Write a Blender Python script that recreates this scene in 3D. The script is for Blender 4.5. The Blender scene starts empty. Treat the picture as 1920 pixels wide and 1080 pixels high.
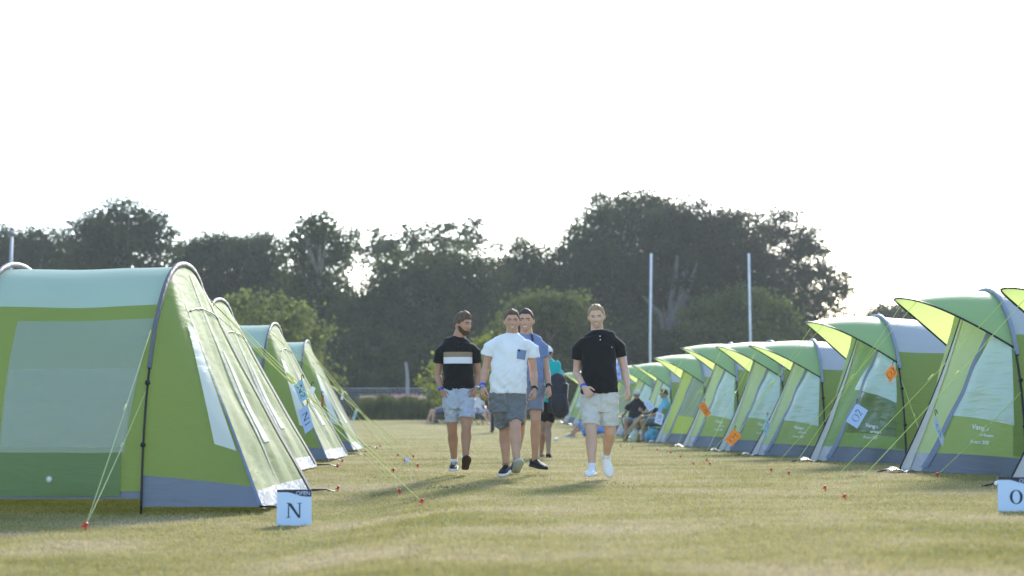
import bpy, bmesh, math, random
import numpy as np
from mathutils import Vector, Matrix, noise
C = bpy.context
S = C.scene
col = S.collection
R = math.radians
# ------------------------------------------------------------------ camera
F = 3000.0            # focal length in photograph pixels
HOR = 775.0           # horizon row in the photograph
CAMZ = 0.70
PITCH = math.atan((HOR - 540) / F)
cam_d = bpy.data.cameras.new('camera')
cam = bpy.data.objects.new('camera', cam_d)
col.objects.link(cam)
cam.location = (0, 0, CAMZ)
cam.rotation_euler = (math.pi / 2 + PITCH, 0, 0)
cam_d.sensor_width = 36.0
cam_d.lens = F / 1920 * 36.0
cam_d.clip_end = 4000
cam_d.clip_start = 0.1
cam_d.dof.use_dof = True
cam_d.dof.focus_distance = 17.0
cam_d.dof.aperture_fstop = 1.7
S.camera = cam
# ------------------------------------------------------------------ light
SUN_EL, SUN_AZ = R(27), R(13)          # azimuth from +Y towards +X
sun_d = bpy.data.lights.new('sun', 'SUN')
sun_d.energy = 2.45
sun_d.angle = R(9)
sun_d.color = (1.0, 0.955, 0.89)
sun = bpy.data.objects.new('sun', sun_d)
col.objects.link(sun)
sdir = Vector((math.sin(SUN_AZ) * math.cos(SUN_EL), math.cos(SUN_AZ) * math.cos(SUN_EL), math.sin(SUN_EL)))
sun.rotation_euler = (-sdir).to_track_quat('-Z', 'Y').to_euler()
sun.location = (0, 0, 40)
W = bpy.data.worlds.new('World')
S.world = W
W.use_nodes = True
wn = W.node_tree.nodes
wl = W.node_tree.links
bg = wn['Background']
sky = wn.new('ShaderNodeTexSky')
sky.sky_type = 'NISHITA'
sky.sun_disc = False
sky.sun_elevation = SUN_EL
sky.sun_rotation = SUN_AZ
sky.air_density = 1.0
sky.dust_density = 0.6
sky.ozone_density = 1.5
wl.new(sky.outputs[0], bg.inputs[0])
bg.inputs[1].default_value = 0.15
S.view_settings.view_transform = 'Standard'
S.view_settings.look = 'None'
S.view_settings.exposure = 1.47
S.view_settings.gamma = 1.0
S.cycles.use_denoising = True
S.cycles.max_bounces = 6
S.cycles.volume_bounces = 1
S.cycles.transparent_max_bounces = 8
S.cycles.sample_clamp_indirect = 6.0
# ------------------------------------------------------------------ helpers
def unproj(px, py, d):
    """point of the world at forward distance y=d that the photograph shows at (px, py)"""
    right = (px - 960) / F
    up = (540 - py) / F
    cp, sp = math.cos(PITCH), math.sin(PITCH)
    dy = cp - up * sp
    dz = sp + up * cp
    t = d / dy
    return Vector((right * t, d, CAMZ + dz * t))

def sstep(a, b, x):
    t = min(1.0, max(0.0, (x - a) / (b - a)))
    return t * t * (3 - 2 * t)

def ground_z(x, y):
    g = 0.36 * sstep(42, 74, y) + 0.9 * sstep(85, 240, y)
    g -= 0.13 * sstep(0.3, 1.5, -x) * (1 - sstep(13.5, 20, y))
    g += 0.035 * sstep(3.0, 4.5, x) * (1 - sstep(20, 26, y)) * sstep(12.5, 16, y)
    return g

def link(o, parent=None):
    col.objects.link(o)
    if parent is not None:
        o.parent = parent
    return o

def obj(name, me, m=None, parent=None, smooth=True):
    o = bpy.data.objects.new(name, me)
    link(o, parent)
    if m is not None:
        if isinstance(m, (list, tuple)):
            for q in m:
                me.materials.append(q)
        elif not me.materials:
            me.materials.append(m)
    if smooth and len(me.polygons):
        me.polygons.foreach_set('use_smooth', np.ones(len(me.polygons), dtype=bool))
    return o

def tag(o, label=None, cat=None, group=None, kind=None):
    if label: o['label'] = label
    if cat: o['category'] = cat
    if group: o['group'] = group
    if kind: o['kind'] = kind
    return o

def empty(name, loc, rz=0.0, label=None, cat=None, group=None):
    o = bpy.data.objects.new(name, None)
    col.objects.link(o)
    o.location = loc
    o.rotation_euler = (0, 0, rz)
    return tag(o, label, cat, group)

def bm_mesh(bm, name):
    me = bpy.data.meshes.new(name)
    bm.normal_update()
    bm.to_mesh(me)
    bm.free()
    return me

def fast_mesh(name, co, faces_n, idx):
    """co (n,3) array, faces all with faces_n corners, idx flat"""
    me = bpy.data.meshes.new(name)
    co = np.ascontiguousarray(co, dtype=np.float32)
    idx = np.ascontiguousarray(idx, dtype=np.int32).ravel()
    nf = len(idx) // faces_n
    me.vertices.add(len(co))
    me.vertices.foreach_set('co', co.ravel())
    me.loops.add(len(idx))
    me.loops.foreach_set('vertex_index', idx)
    me.polygons.add(nf)
    me.polygons.foreach_set('loop_start', np.arange(0, len(idx), faces_n, dtype=np.int32))
    me.update(calc_edges=True)
    return me

def catmull(pts, sub):
    if sub <= 1 or len(pts) < 3:
        return list(pts)
    out = []
    n = len(pts)
    for i in range(n - 1):
        p0, p1, p2, p3 = pts[max(i - 1, 0)], pts[i], pts[i + 1], pts[min(i + 2, n - 1)]
        for k in range(sub):
            t = k / sub
            out.append(0.5 * ((2 * p1) + (p2 - p0) * t + (2 * p0 - 5 * p1 + 4 * p2 - p3) * t * t + (3 * p1 - p0 - 3 * p2 + p3) * t ** 3))
    out.append(pts[-1])
    return out

def tube(bm, pts, ra, rb=None, side=None, n=12, sub=1, rnd=True):
    """closed tube along pts; ra = half width along 'side', rb = half depth across it"""
    pts = [Vector(p) for p in pts]
    k = len(pts)
    if not hasattr(ra, '__len__'): ra = [ra] * k
    if rb is None: rb = ra
    if not hasattr(rb, '__len__'): rb = [rb] * k
    if sub > 1:
        rr = catmull([Vector((a, b, 0)) for a, b in zip(ra, rb)], sub)
        pts = catmull(pts, sub)
        ra = [max(1e-4, v.x) for v in rr]
        rb = [max(1e-4, v.y) for v in rr]
        k = len(pts)
    if side is None:
        t0 = (pts[-1] - pts[0]).normalized()
        side = Vector((1, 0, 0)) if abs(t0.x) < 0.8 else Vector((0, 1, 0))
    side = Vector(side)
    rings = []
    a = side
    for i in range(k):
        t = (pts[min(i + 1, k - 1)] - pts[max(i - 1, 0)])
        if t.length < 1e-9: t = Vector((0, 0, 1))
        t.normalize()
        a = a - t * a.dot(t)
        if a.length < 1e-4:
            a = t.orthogonal()
        a.normalize()
        b = t.cross(a)
        ring = []
        for j in range(n):
            th = 2 * math.pi * j / n
            ring.append(bm.verts.new(pts[i] + a * (ra[i] * math.cos(th)) + b * (rb[i] * math.sin(th))))
        rings.append(ring)
    for i in range(k - 1):
        for j in range(n):
            bm.faces.new((rings[i][j], rings[i][(j + 1) % n], rings[i + 1][(j + 1) % n], rings[i + 1][j]))
    for end in (0, -1):
        ring = rings[end]
        d = (pts[0] - pts[1]) if end == 0 else (pts[-1] - pts[-2])
        d = d.normalized() if d.length > 1e-9 else Vector((0, 0, 1))
        r = 0.6 * min(ra[end], rb[end]) if rnd else 0.0
        c = bm.verts.new(pts[end] + d * r)
        for j in range(n):
            if end == 0:
                bm.faces.new((ring[(j + 1) % n], ring[j], c))
            else:
                bm.faces.new((ring[j], ring[(j + 1) % n], c))
    return rings

def box(bm, lo, hi, M=None):
    lo, hi = Vector(lo), Vector(hi)
    vs = []
    for z in (lo.z, hi.z):
        for x, y in ((lo.x, lo.y), (hi.x, lo.y), (hi.x, hi.y), (lo.x, hi.y)):
            p = Vector((x, y, z))
            vs.append(bm.verts.new(M @ p if M else p))
    for f in ((3, 2, 1, 0), (4, 5, 6, 7), (0, 1, 5, 4), (1, 2, 6, 5), (2, 3, 7, 6), (3, 0, 4, 7)):
        bm.faces.new([vs[i] for i in f])
    return vs

def blob(bm, c, r, M=None, nu=14, nv=10):
    r = Vector(r) if hasattr(r, '__len__') else Vector((r, r, r))
    c = Vector(c)
    grid = []
    for i in range(1, nv):
        ph = math.pi * i / nv
        row = []
        for j in range(nu):
            th = 2 * math.pi * j / nu
            p = Vector((r.x * math.sin(ph) * math.cos(th), r.y * math.sin(ph) * math.sin(th), r.z * math.cos(ph)))
            if M: p = M @ p
            row.append(bm.verts.new(c + p))
        grid.append(row)
    t = Vector((0, 0, r.z)); b = Vector((0, 0, -r.z))
    if M: t, b = M @ t, M @ b
    t = bm.verts.new(c + t); b = bm.verts.new(c + b)
    for i in range(len(grid) - 1):
        for j in range(nu):
            bm.faces.new((grid[i][j], grid[i + 1][j], grid[i + 1][(j + 1) % nu], grid[i][(j + 1) % nu]))
    for j in range(nu):
        bm.faces.new((t, grid[0][j], grid[0][(j + 1) % nu]))
        bm.faces.new((b, grid[-1][(j + 1) % nu], grid[-1][j]))

def voxel(bm, name, size, smooth=2, fac=0.5, wrinkle=None):
    """union of everything in bm as one continuous surface"""
    me = bm_mesh(bm, name + '_raw')
    o = bpy.data.objects.new('tmp', me)
    col.objects.link(o)
    md = o.modifiers.new('r', 'REMESH')
    md.mode = 'VOXEL'
    md.voxel_size = size
    if smooth:
        sm = o.modifiers.new('s', 'SMOOTH')
        sm.factor = fac
        sm.iterations = smooth
    dg = C.evaluated_depsgraph_get()
    dg.update()
    out = bpy.data.meshes.new_from_object(o.evaluated_get(dg))
    bpy.data.objects.remove(o)
    bpy.data.meshes.remove(me)
    out.name = name
    if wrinkle:
        n = len(out.vertices)
        co = np.empty(n * 3, dtype=np.float32); out.vertices.foreach_get('co', co); co = co.reshape(-1, 3)
        no = np.empty(n * 3, dtype=np.float32); out.vertices.foreach_get('normal', no); no = no.reshape(-1, 3)
        amp = np.array([wrinkle(Vector(c)) for c in co], dtype=np.float32)
        co += no * amp[:, None]
        out.vertices.foreach_set('co', co.ravel())
        out.update()
    return out

# ------------------------------------------------------------------ materials
_M = {}
def mat(name, c, rough=0.8, var=0.0, scale=8.0, trans=0.0, tcol=None, bump=0.0, bscale=40.0, stretch=(1, 1, 1), metal=0.0, spec=0.3, c2=None, sheen=0.0):
    if name in _M: return _M[name]
    m = bpy.data.materials.new(name)
    m.use_nodes = True
    nt = m.node_tree
    N, L = nt.nodes, nt.links
    b = N['Principled BSDF']
    out = N['Material Output']
    b.inputs['Base Color'].default_value = (*c, 1)
    b.inputs['Roughness'].default_value = rough
    b.inputs['Metallic'].default_value = metal
    b.inputs['Specular IOR Level'].default_value = spec
    if sheen:
        b.inputs['Sheen Weight'].default_value = sheen
        b.inputs['Sheen Roughness'].default_value = 0.4
    tc = N.new('ShaderNodeTexCoord')
    mp = N.new('ShaderNodeMapping')
    mp.inputs['Scale'].default_value = stretch
    L.new(tc.outputs['Object'], mp.inputs['Vector'])
    cs = None
    if var > 0 or c2:
        nz = N.new('ShaderNodeTexNoise')
        nz.inputs['Scale'].default_value = scale
        nz.inputs['Detail'].default_value = 5
        L.new(mp.outputs[0], nz.inputs['Vector'])
        rp = N.new('ShaderNodeValToRGB')
        rp.color_ramp.elements[0].position = 0.3
        rp.color_ramp.elements[1].position = 0.7
        d = c2 if c2 else tuple(min(1, v * (1 + var)) for v in c)
        a = c if c2 else tuple(v * (1 - var) for v in c)
        rp.color_ramp.elements[0].color = (*a, 1)
        rp.color_ramp.elements[1].color = (*d, 1)
        L.new(nz.outputs['Fac'], rp.inputs['Fac'])
        L.new(rp.outputs['Color'], b.inputs['Base Color'])
        cs = rp
    if bump > 0:
        nb = N.new('ShaderNodeTexNoise')
        nb.inputs['Scale'].default_value = bscale
        nb.inputs['Detail'].default_value = 4
        L.new(mp.outputs[0], nb.inputs['Vector'])
        bp = N.new('ShaderNodeBump')
        bp.inputs['Strength'].default_value = bump
        bp.inputs['Distance'].default_value = 0.02
        L.new(nb.outputs['Fac'], bp.inputs['Height'])
        L.new(bp.outputs['Normal'], b.inputs['Normal'])
    if trans > 0:
        t = N.new('ShaderNodeBsdfTranslucent')
        t.inputs['Color'].default_value = (*(tcol or c), 1)
        if cs is not None and tcol is None:
            L.new(cs.outputs['Color'], t.inputs['Color'])
        mx = N.new('ShaderNodeMixShader')
        mx.inputs[0].default_value = trans
        L.new(b.outputs[0], mx.inputs[1])
        L.new(t.outputs[0], mx.inputs[2])
        L.new(mx.outputs[0], out.inputs['Surface'])
    _M[name] = m
    return m

def srgb(r, g, b):
    f = lambda v: (v / 12.92 if v <= 0.04045 else ((v + 0.055) / 1.055) ** 2.4)
    return (f(r / 255), f(g / 255), f(b / 255))
# ------------------------------------------------------------------ ground
def ground_material():
    m = bpy.data.materials.new('dry_turf'); m.use_nodes = True
    N, L = m.node_tree.nodes, m.node_tree.links
    b = N['Principled BSDF']; b.inputs['Roughness'].default_value = 0.95; b.inputs['Specular IOR Level'].default_value = 0.1
    return m, N, L, b

def turf_colour(N, L, leafy):
    """world-space mix of tan, olive and green patches, shared by the turf sheet and the blades standing on it"""
    geo = N.new('ShaderNodeNewGeometry')
    mp = N.new('ShaderNodeMapping'); mp.inputs['Scale'].default_value = (0.55, 0.8, 1)
    L.new(geo.outputs['Position'], mp.inputs['Vector'])
    n1 = N.new('ShaderNodeTexNoise'); n1.inputs['Scale'].default_value = 1.0; n1.inputs['Detail'].default_value = 6; n1.inputs['Roughness'].default_value = 0.62
    L.new(mp.outputs[0], n1.inputs['Vector'])
    r1 = N.new('ShaderNodeValToRGB')
    e = r1.color_ramp.elements
    e[0].position = 0.36; e[1].position = 0.64
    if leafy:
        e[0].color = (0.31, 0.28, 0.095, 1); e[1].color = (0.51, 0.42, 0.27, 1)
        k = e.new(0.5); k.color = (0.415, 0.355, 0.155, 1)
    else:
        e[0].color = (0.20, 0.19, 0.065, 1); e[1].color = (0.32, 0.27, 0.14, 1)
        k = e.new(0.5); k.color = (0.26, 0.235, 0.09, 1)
    L.new(n1.outputs['Fac'], r1.inputs['Fac'])
    n2 = N.new('ShaderNodeTexNoise'); n2.inputs['Scale'].default_value = 7.0; n2.inputs['Detail'].default_value = 8; n2.inputs['Roughness'].default_value = 0.7
    L.new(geo.outputs['Position'], n2.inputs['Vector'])
    r2 = N.new('ShaderNodeValToRGB'); r2.color_ramp.elements[0].position = 0.3; r2.color_ramp.elements[1].position = 0.72
    r2.color_ramp.elements[0].color = (0.76, 0.78, 0.74, 1); r2.color_ramp.elements[1].color = (1.16, 1.13, 1.10, 1)
    L.new(n2.outputs['Fac'], r2.inputs['Fac'])
    mx = N.new('ShaderNodeMix'); mx.data_type = 'RGBA'; mx.blend_type = 'MULTIPLY'; mx.inputs[0].default_value = 1.0
    L.new(r1.outputs[0], mx.inputs[6]); L.new(r2.outputs[0], mx.inputs[7])
    return mx.outputs[2], geo

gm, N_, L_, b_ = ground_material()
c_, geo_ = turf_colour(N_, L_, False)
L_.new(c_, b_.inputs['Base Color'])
nb_ = N_.new('ShaderNodeTexNoise'); nb_.inputs['Scale'].default_value = 55; nb_.inputs['Detail'].default_value = 3
L_.new(geo_.outputs['Position'], nb_.inputs['Vector'])
bp_ = N_.new('ShaderNodeBump'); bp_.inputs['Strength'].default_value = 0.7; bp_.inputs['Distance'].default_value = 0.03
L_.new(nb_.outputs['Fac'], bp_.inputs['Height']); L_.new(bp_.outputs[0], b_.inputs['Normal'])

ys = np.concatenate([np.linspace(-30, 4, 18), np.linspace(5, 80, 151), np.geomspace(82, 2500, 40)])
xs = np.concatenate([-np.geomspace(2500, 9, 40), np.linspace(-8.5, 8.5, 70), np.geomspace(9, 2500, 40)])
X, Y = np.meshgrid(xs, ys)
Z = np.array([[ground_z(x, y) for x in xs] for y in ys])
nx, ny = len(xs), len(ys)
i0 = (np.arange(ny - 1)[:, None] * nx + np.arange(nx - 1)[None, :]).ravel()
gme = fast_mesh('ground', np.stack([X.ravel(), Y.ravel(), Z.ravel()], 1), 4, np.stack([i0, i0 + 1, i0 + nx + 1, i0 + nx], 1))
tag(obj('ground', gme, gm), kind='structure')

# turf blades: mown stubble in front of the camera
bm_m = bpy.data.materials.new('turf_blades'); bm_m.use_nodes = True
N_, L_ = bm_m.node_tree.nodes, bm_m.node_tree.links
b_ = N_['Principled BSDF']; b_.inputs['Roughness'].default_value = 0.7; b_.inputs['Specular IOR Level'].default_value = 0.25
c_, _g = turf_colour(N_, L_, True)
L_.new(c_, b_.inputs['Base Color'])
t_ = N_.new('ShaderNodeBsdfTranslucent'); L_.new(c_, t_.inputs['Color'])
mx_ = N_.new('ShaderNodeMixShader'); mx_.inputs[0].default_value = 0.4
L_.new(b_.outputs[0], mx_.inputs[1]); L_.new(t_.outputs[0], mx_.inputs[2]); L_.new(mx_.outputs[0], N_['Material Output'].inputs['Surface'])
rng = np.random.default_rng(5)
NB = 520000
d = 6.3 * (95 / 6.3) ** (rng.random(NB) ** 1.15)
x = (rng.random(NB) * 2 - 1) * (d * 0.39 + 1.0)
z = np.array([ground_z(a, b) for a, b in zip(x, d)])
h = rng.uniform(0.010, 0.024, NB) * (0.6 + 0.5 * rng.random(NB))
h *= np.where(rng.random(NB) < 0.012, 1.9, 1.0)
w = rng.uniform(0.0022, 0.0045, NB) * (1 + d / 18)
th = rng.random(NB) * 2 * np.pi
ln = rng.uniform(0.1, 1.1, NB) * h
la = rng.random(NB) * 2 * np.pi
co = np.empty((NB, 3, 3), dtype=np.float32)
co[:, 0] = np.stack([x - w * np.cos(th), d - w * np.sin(th), z - 0.003], 1)
co[:, 1] = np.stack([x + w * np.cos(th), d + w * np.sin(th), z - 0.003], 1)
co[:, 2] = np.stack([x + ln * np.cos(la), d + ln * np.sin(la), z + h], 1)
tag(obj('turf_grass', fast_mesh('turf_grass', co.reshape(-1, 3), 3, np.arange(NB * 3)), bm_m, smooth=False), label='short dry mown grass covering the field', cat='grass', kind='stuff')

# weeds: a few broad darker leaves in the turf by the men
def weeds():
    rg = random.Random(3)
    bm = bmesh.new()
    for (px_, py_, n) in ((815, 908, 26), (843, 912, 16), (872, 913, 12), (766, 926, 10), (700, 912, 14), (1155, 908, 8), (1180, 914, 8)):
        dd = 0.70 * F / (py_ - HOR)
        for _ in range(n):
            p = Vector(((px_ - 960) / F * dd + rg.gauss(0, .06), dd + rg.gauss(0, .12), 0))
            p.z = ground_z(p.x, p.y)
            a = rg.random() * 6.28; l = rg.uniform(.02, .05); w_ = .007
            s = Vector((-math.sin(a), math.cos(a), 0)) * w_
            dvec = Vector((math.cos(a), math.sin(a), 0)) * l
            up = Vector((0, 0, rg.uniform(.005, .03)))
            v = [bm.verts.new(p), bm.verts.new(p + dvec * .5 + s + up), bm.verts.new(p + dvec + up * .9), bm.verts.new(p + dvec * .5 - s + up)]
            bm.faces.new(v)
    return bm_mesh(bm, 'weeds')
tag(obj('weed_patch', weeds(), mat('weed_leaf', (0.10, 0.14, 0.03), 0.7, trans=0.4)), label='low broad-leaved weeds in the mown grass', cat='weeds', kind='stuff')

# ------------------------------------------------------------------ trees
def leaf_mat(name, c, t=0.45):
    m = bpy.data.materials.new(name); m.use_nodes = True
    N, L = m.node_tree.nodes, m.node_tree.links
    b = N['Principled BSDF']; b.inputs['Roughness'].default_value = 0.8; b.inputs['Specular IOR Level'].default_value = 0.08
    geo = N.new('ShaderNodeNewGeometry')
    n1 = N.new('ShaderNodeTexNoise'); n1.inputs['Scale'].default_value = 0.7; n1.inputs['Detail'].default_value = 4
    L.new(geo.outputs['Position'], n1.inputs['Vector'])
    r = N.new('ShaderNodeValToRGB'); r.color_ramp.elements[0].position = .35; r.color_ramp.elements[1].position = .65
    r.color_ramp.elements[0].color = (*[v * .62 for v in c], 1); r.color_ramp.elements[1].color = (c[0] * 1.6, c[1] * 1.45, c[2] * 1.15, 1)
    L.new(n1.outputs['Fac'], r.inputs['Fac'])
    L.new(r.outputs[0], b.inputs['Base Color'])
    tr = N.new('ShaderNodeBsdfTranslucent'); L.new(r.outputs[0], tr.inputs['Color'])
    mx = N.new('ShaderNodeMixShader'); mx.inputs[0].default_value = t
    L.new(b.outputs[0], mx.inputs[1]); L.new(tr.outputs[0], mx.inputs[2]); L.new(mx.outputs[0], N['Material Output'].inputs['Surface'])
    return m
LEAF = {
    'dark': leaf_mat('leaf_dark', (0.036, 0.056, 0.020), .4),
    'mid': leaf_mat('leaf_mid', (0.095, 0.128, 0.040), .5),
    'grey': leaf_mat('leaf_grey', (0.050, 0.072, 0.027), .42),
    'light': leaf_mat('leaf_light', (0.135, 0.170, 0.055), .5),
    'lime': leaf_mat('leaf_lime', (0.16, 0.20, 0.035), .55),
    'copper': leaf_mat('leaf_copper', (0.036, 0.044, 0.026), .4),
    'reed': leaf_mat('leaf_reed', (0.085, 0.11, 0.035), .5),
}
bark = mat('bark', (0.16, 0.14, 0.12), 0.95, var=0.35, scale=3, bump=0.6, bscale=8)

def foliage(rng, lobes, leaf, dens, clump, airy):
    """lobes: (centre, radii); leaves gathered in clumps over the shell, plus oversized inner filler blocking light"""
    P, Nn, big = [], [], []
    for c, r in lobes:
        c = np.array(c); r = np.array(r)
        area = math.pi * r[0] * r[2]
        nleaf = int(area * dens * 2.0)
        ncl = max(10, int(area * (2.6 if airy else 4.5) / (clump * clump)))
        v = rng.normal(size=(ncl, 3)); v /= np.linalg.norm(v, axis=1)[:, None]
        rad = rng.uniform(0.55, 1.0, ncl) ** 0.6
        rad *= 1 + 0.10 * np.sin(v[:, 0] * 7 + c[0]) * np.cos(v[:, 2] * 6 + c[2])
        cc = c + v * r * rad[:, None]
        wt = rng.gamma(1.3 if airy else 4.0, 1.0, ncl); wt /= wt.sum()
        pick = rng.choice(ncl, nleaf, p=wt)
        cs = clump * rng.uniform(0.35, 0.75, ncl)
        off = rng.normal(size=(nleaf, 3)) * np.array([1, 1, 0.55])
        p = cc[pick] + off * cs[pick][:, None]
        P.append(p); Nn.append(v[pick])
        if not airy:
            ni = int(area * 20)  # oversized filler leaves added inside the crown to block light and sky
            w_ = rng.normal(size=(ni, 3)); w_ /= np.linalg.norm(w_, axis=1)[:, None]
            P.append(c + w_ * r * (rng.random(ni) ** .45 * .80)[:, None]); Nn.append(w_); big.append(np.concatenate([np.ones(nleaf), np.full(ni, 2.6)]))
        else:
            big.append(np.ones(nleaf))
    P = np.concatenate(P); Nn = np.concatenate(Nn); big = np.concatenate(big)
    n = len(P)
    up = Nn * 0.6 + rng.normal(size=(n, 3)) * 0.75 + np.array([0, 0, 0.35])
    up /= np.linalg.norm(up, axis=1)[:, None]
    t = np.cross(up, rng.normal(size=(n, 3))); t /= np.linalg.norm(t, axis=1)[:, None] + 1e-9
    b = np.cross(up, t)
    s = (leaf * rng.uniform(0.55, 1.25, n) * big)[:, None]
    co = np.empty((n, 4, 3), dtype=np.float32)
    co[:, 0] = P - t * s * .62
    co[:, 1] = P - b * s * .40 + up * s * .1
    co[:, 2] = P + t * s * .62
    co[:, 3] = P + b * s * .40 + up * s * .1
    return co.reshape(-1, 3)

def tree(name, label, cat, d, lobes_px, leafm, seed, leaf=0.175, dens=150, clump=1.0, airy=False, trunk=None, group=None, limbs=5, trunk_r=0.45, depth=0.8):
    rng = np.random.default_rng(seed)
    rr = random.Random(seed)
    sc = d / F
    xs_ = [l[0] for l in lobes_px]
    tx = trunk if trunk is not None else sum(xs_) / len(xs_)
    bx = (tx - 960) * sc
    base = Vector((bx, d, ground_z(bx, d)))
    lobes = []
    for (px_, py_, rx, ry) in lobes_px:
        dd = d + rr.uniform(-1.5, 1.5)
        c = unproj(px_, py_, dd)
        lobes.append((c - base, (rx * sc, max(1.2, depth * (rx + ry) * .5 * sc), ry * sc)))
    root = empty(name, base, 0, label, cat, group)
    co = foliage(rng, lobes, leaf, dens, clump, airy)
    co[:, 2] = np.maximum(co[:, 2], 0.03)
    obj('crown', fast_mesh('crown', co, 4, np.arange(len(co))), LEAF[leafm], root, smooth=False)
    bm = bmesh.new()
    top = max(lobes, key=lambda l: l[0].z)[0]
    h = top.z
    k = h * 0.42
    lean = Vector((rr.uniform(-.3, .3), rr.uniform(-.3, .3), 0))
    tube(bm, [Vector((0, 0, -.2)), Vector((0, 0, k * .3)) + lean * .3, Vector((0, 0, k)) + lean, Vector((top.x * .4, top.y * .3, h * .7)), Vector((top.x * .8, top.y * .8, h * .92))],
         [trunk_r * 1.3, trunk_r, trunk_r * .75, trunk_r * .42, trunk_r * .12], n=9, sub=3)
    for i, (c, r) in enumerate(sorted(lobes, key=lambda l: -l[1][0])[:limbs]):
        st = Vector((0, 0, k * rr.uniform(.55, 1.0))) + lean * .8
        mid = st.lerp(c, .5) + Vector((0, 0, -.05 * h))
        tube(bm, [st, mid, c + Vector((0, 0, r[2] * .35))], [trunk_r * .5, trunk_r * .3, trunk_r * .08], n=7, sub=3)
        for q in range(3):
            e = c + Vector((rr.uniform(-.8, .8) * r[0], rr.uniform(-.8, .8) * r[1], rr.uniform(0, .8) * r[2]))
            tube(bm, [mid.lerp(c, .3), mid.lerp(e, .6), e], [trunk_r * .22, trunk_r * .14, trunk_r * .04], n=5, sub=2)
    obj('trunk', bm_mesh(bm, 'trunk'), bark, root)
    return root

TG = 'mature trees behind the camp'
tree('tree', 'dark low tree at the far left behind the floodlight pole', 'tree', 118, [(20, 470, 55, 50), (70, 460, 55, 38), (110, 480, 50, 45), (-40, 500, 80, 70), (60, 540, 110, 70)], 'dark', 11, group=TG)
tree('tree', 'tall dark oak with sky gaps above the roof of the nearest left tent', 'tree', 108, [(225, 420, 85, 50), (180, 460, 60, 60), (285, 440, 45, 40), (232, 480, 95, 60), (165, 520, 60, 60), (260, 560, 90, 70), (318, 436, 14, 12)], 'dark', 12, dens=120, clump=.9, trunk_r=.55, group=TG)
tree('tree', 'broad dark tree right of the tall oak, behind the arched hoop of the nearest tent', 'tree', 114, [(430, 480, 90, 48), (370, 500, 60, 55), (490, 490, 60, 55), (440, 560, 110, 75), (340, 560, 70, 70), (520, 580, 80, 80)], 'dark', 13, dens=180, group=TG)
tree('tree', 'slender taller tree with a loose rounded top left of the bright sky gap', 'tree', 104, [(600, 428, 45, 34), (575, 460, 50, 40), (632, 465, 35, 40), (590, 520, 60, 60), (620, 560, 60, 60), (560, 600, 70, 60)], 'grey', 14, dens=110, clump=.8, group=TG)
tree('tree', 'thin see-through tree with bright sky showing between its leaf clumps', 'tree', 122, [(690, 450, 40, 30), (660, 480, 30, 30), (720, 480, 40, 30), (780, 440, 45, 20), (850, 440, 55, 22), (870, 425, 35, 14), (745, 465, 40, 25), (905, 460, 25, 12), (800, 425, 10, 8), (940, 462, 10, 6), (830, 468, 70, 20)], 'grey', 15, leaf=.26, dens=62, clump=.55, airy=True, group=TG, trunk=790, trunk_r=.3)
tree('tree', 'round-topped dark tree in the middle below the see-through branches', 'tree', 106, [(820, 505, 85, 48), (760, 530, 70, 55), (880, 530, 55, 60), (800, 590, 120, 80), (720, 600, 70, 70), (860, 640, 90, 70), (740, 660, 90, 60)], 'grey', 16, dens=170, group=TG)
tree('tree', 'small dark tree top between the middle tree and the great beech', 'tree', 112, [(985, 495, 55, 45), (945, 530, 55, 55), (1010, 540, 60, 60), (970, 600, 80, 80)], 'grey', 17, dens=160, group=TG)
tree('tree', 'tallest tree with a rough leafy crown behind the man in plain black polo', 'tree', 112, [(1185, 394, 82, 42), (1130, 440, 65, 55), (1225, 420, 60, 45), (1085, 490, 60, 60), (1150, 500, 90, 70), (1070, 570, 70, 80), (1170, 590, 90, 70), (1110, 640, 90, 60)], 'grey', 18, dens=165, trunk=1120, trunk_r=.5, group=TG)
tree('tree', 'huge dark beech with pale forked trunk behind the goal posts', 'tree', 104, [(1300, 436, 105, 60), (1240, 480, 70, 65), (1360, 470, 90, 70), (1290, 520, 110, 60), (1390, 540, 90, 80), (1220, 540, 60, 50)], 'copper', 19, dens=190, trunk=1255, trunk_r=.42, group=TG)
tree('tree', 'wide spreading beech with lacy sunlit edge at the right end of the tree line', 'tree', 110, [(1420, 420, 62, 48), (1480, 440, 55, 45), (1520, 480, 45, 50), (1450, 490, 80, 70), (1545, 530, 45, 40), (1500, 560, 70, 60), (1565, 545, 26, 30), (1540, 600, 55, 40), (1460, 600, 80, 50), (1585, 520, 18, 12)], 'copper', 20, dens=125, clump=.8, airy=True, trunk=1440, group=TG)
tree('tree', 'small round distant tree peeping over the rightmost tent roofs', 'tree', 140, [(1680, 610, 55, 42), (1640, 615, 35, 30), (1720, 620, 40, 30)], 'dark', 21, dens=120, leaf=.3, trunk_r=.3, group=TG)
SG = 'shrubs and small trees in front of the tall trees'
tree('small_tree', 'pale green sunlit tree rising behind the third and fourth left tents', 'tree', 78, [(470, 575, 46, 24), (525, 592, 52, 28), (570, 622, 40, 24), (480, 630, 55, 42), (545, 655, 50, 42), (595, 690, 26, 34), (445, 650, 45, 50)], 'light', 31, leaf=.2, dens=150, clump=.75, airy=True, trunk_r=.2, group=SG)
tree('small_tree', 'bushy green tree directly behind the two men in the middle', 'tree', 90, [(1030, 580, 55, 34), (985, 600, 40, 40), (1075, 595, 38, 38), (1030, 650, 75, 65), (960, 660, 40, 55), (1095, 660, 40, 60), (1030, 720, 80, 60)], 'mid', 32, leaf=.2, dens=210, clump=.85, trunk_r=.2, group=SG)
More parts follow.
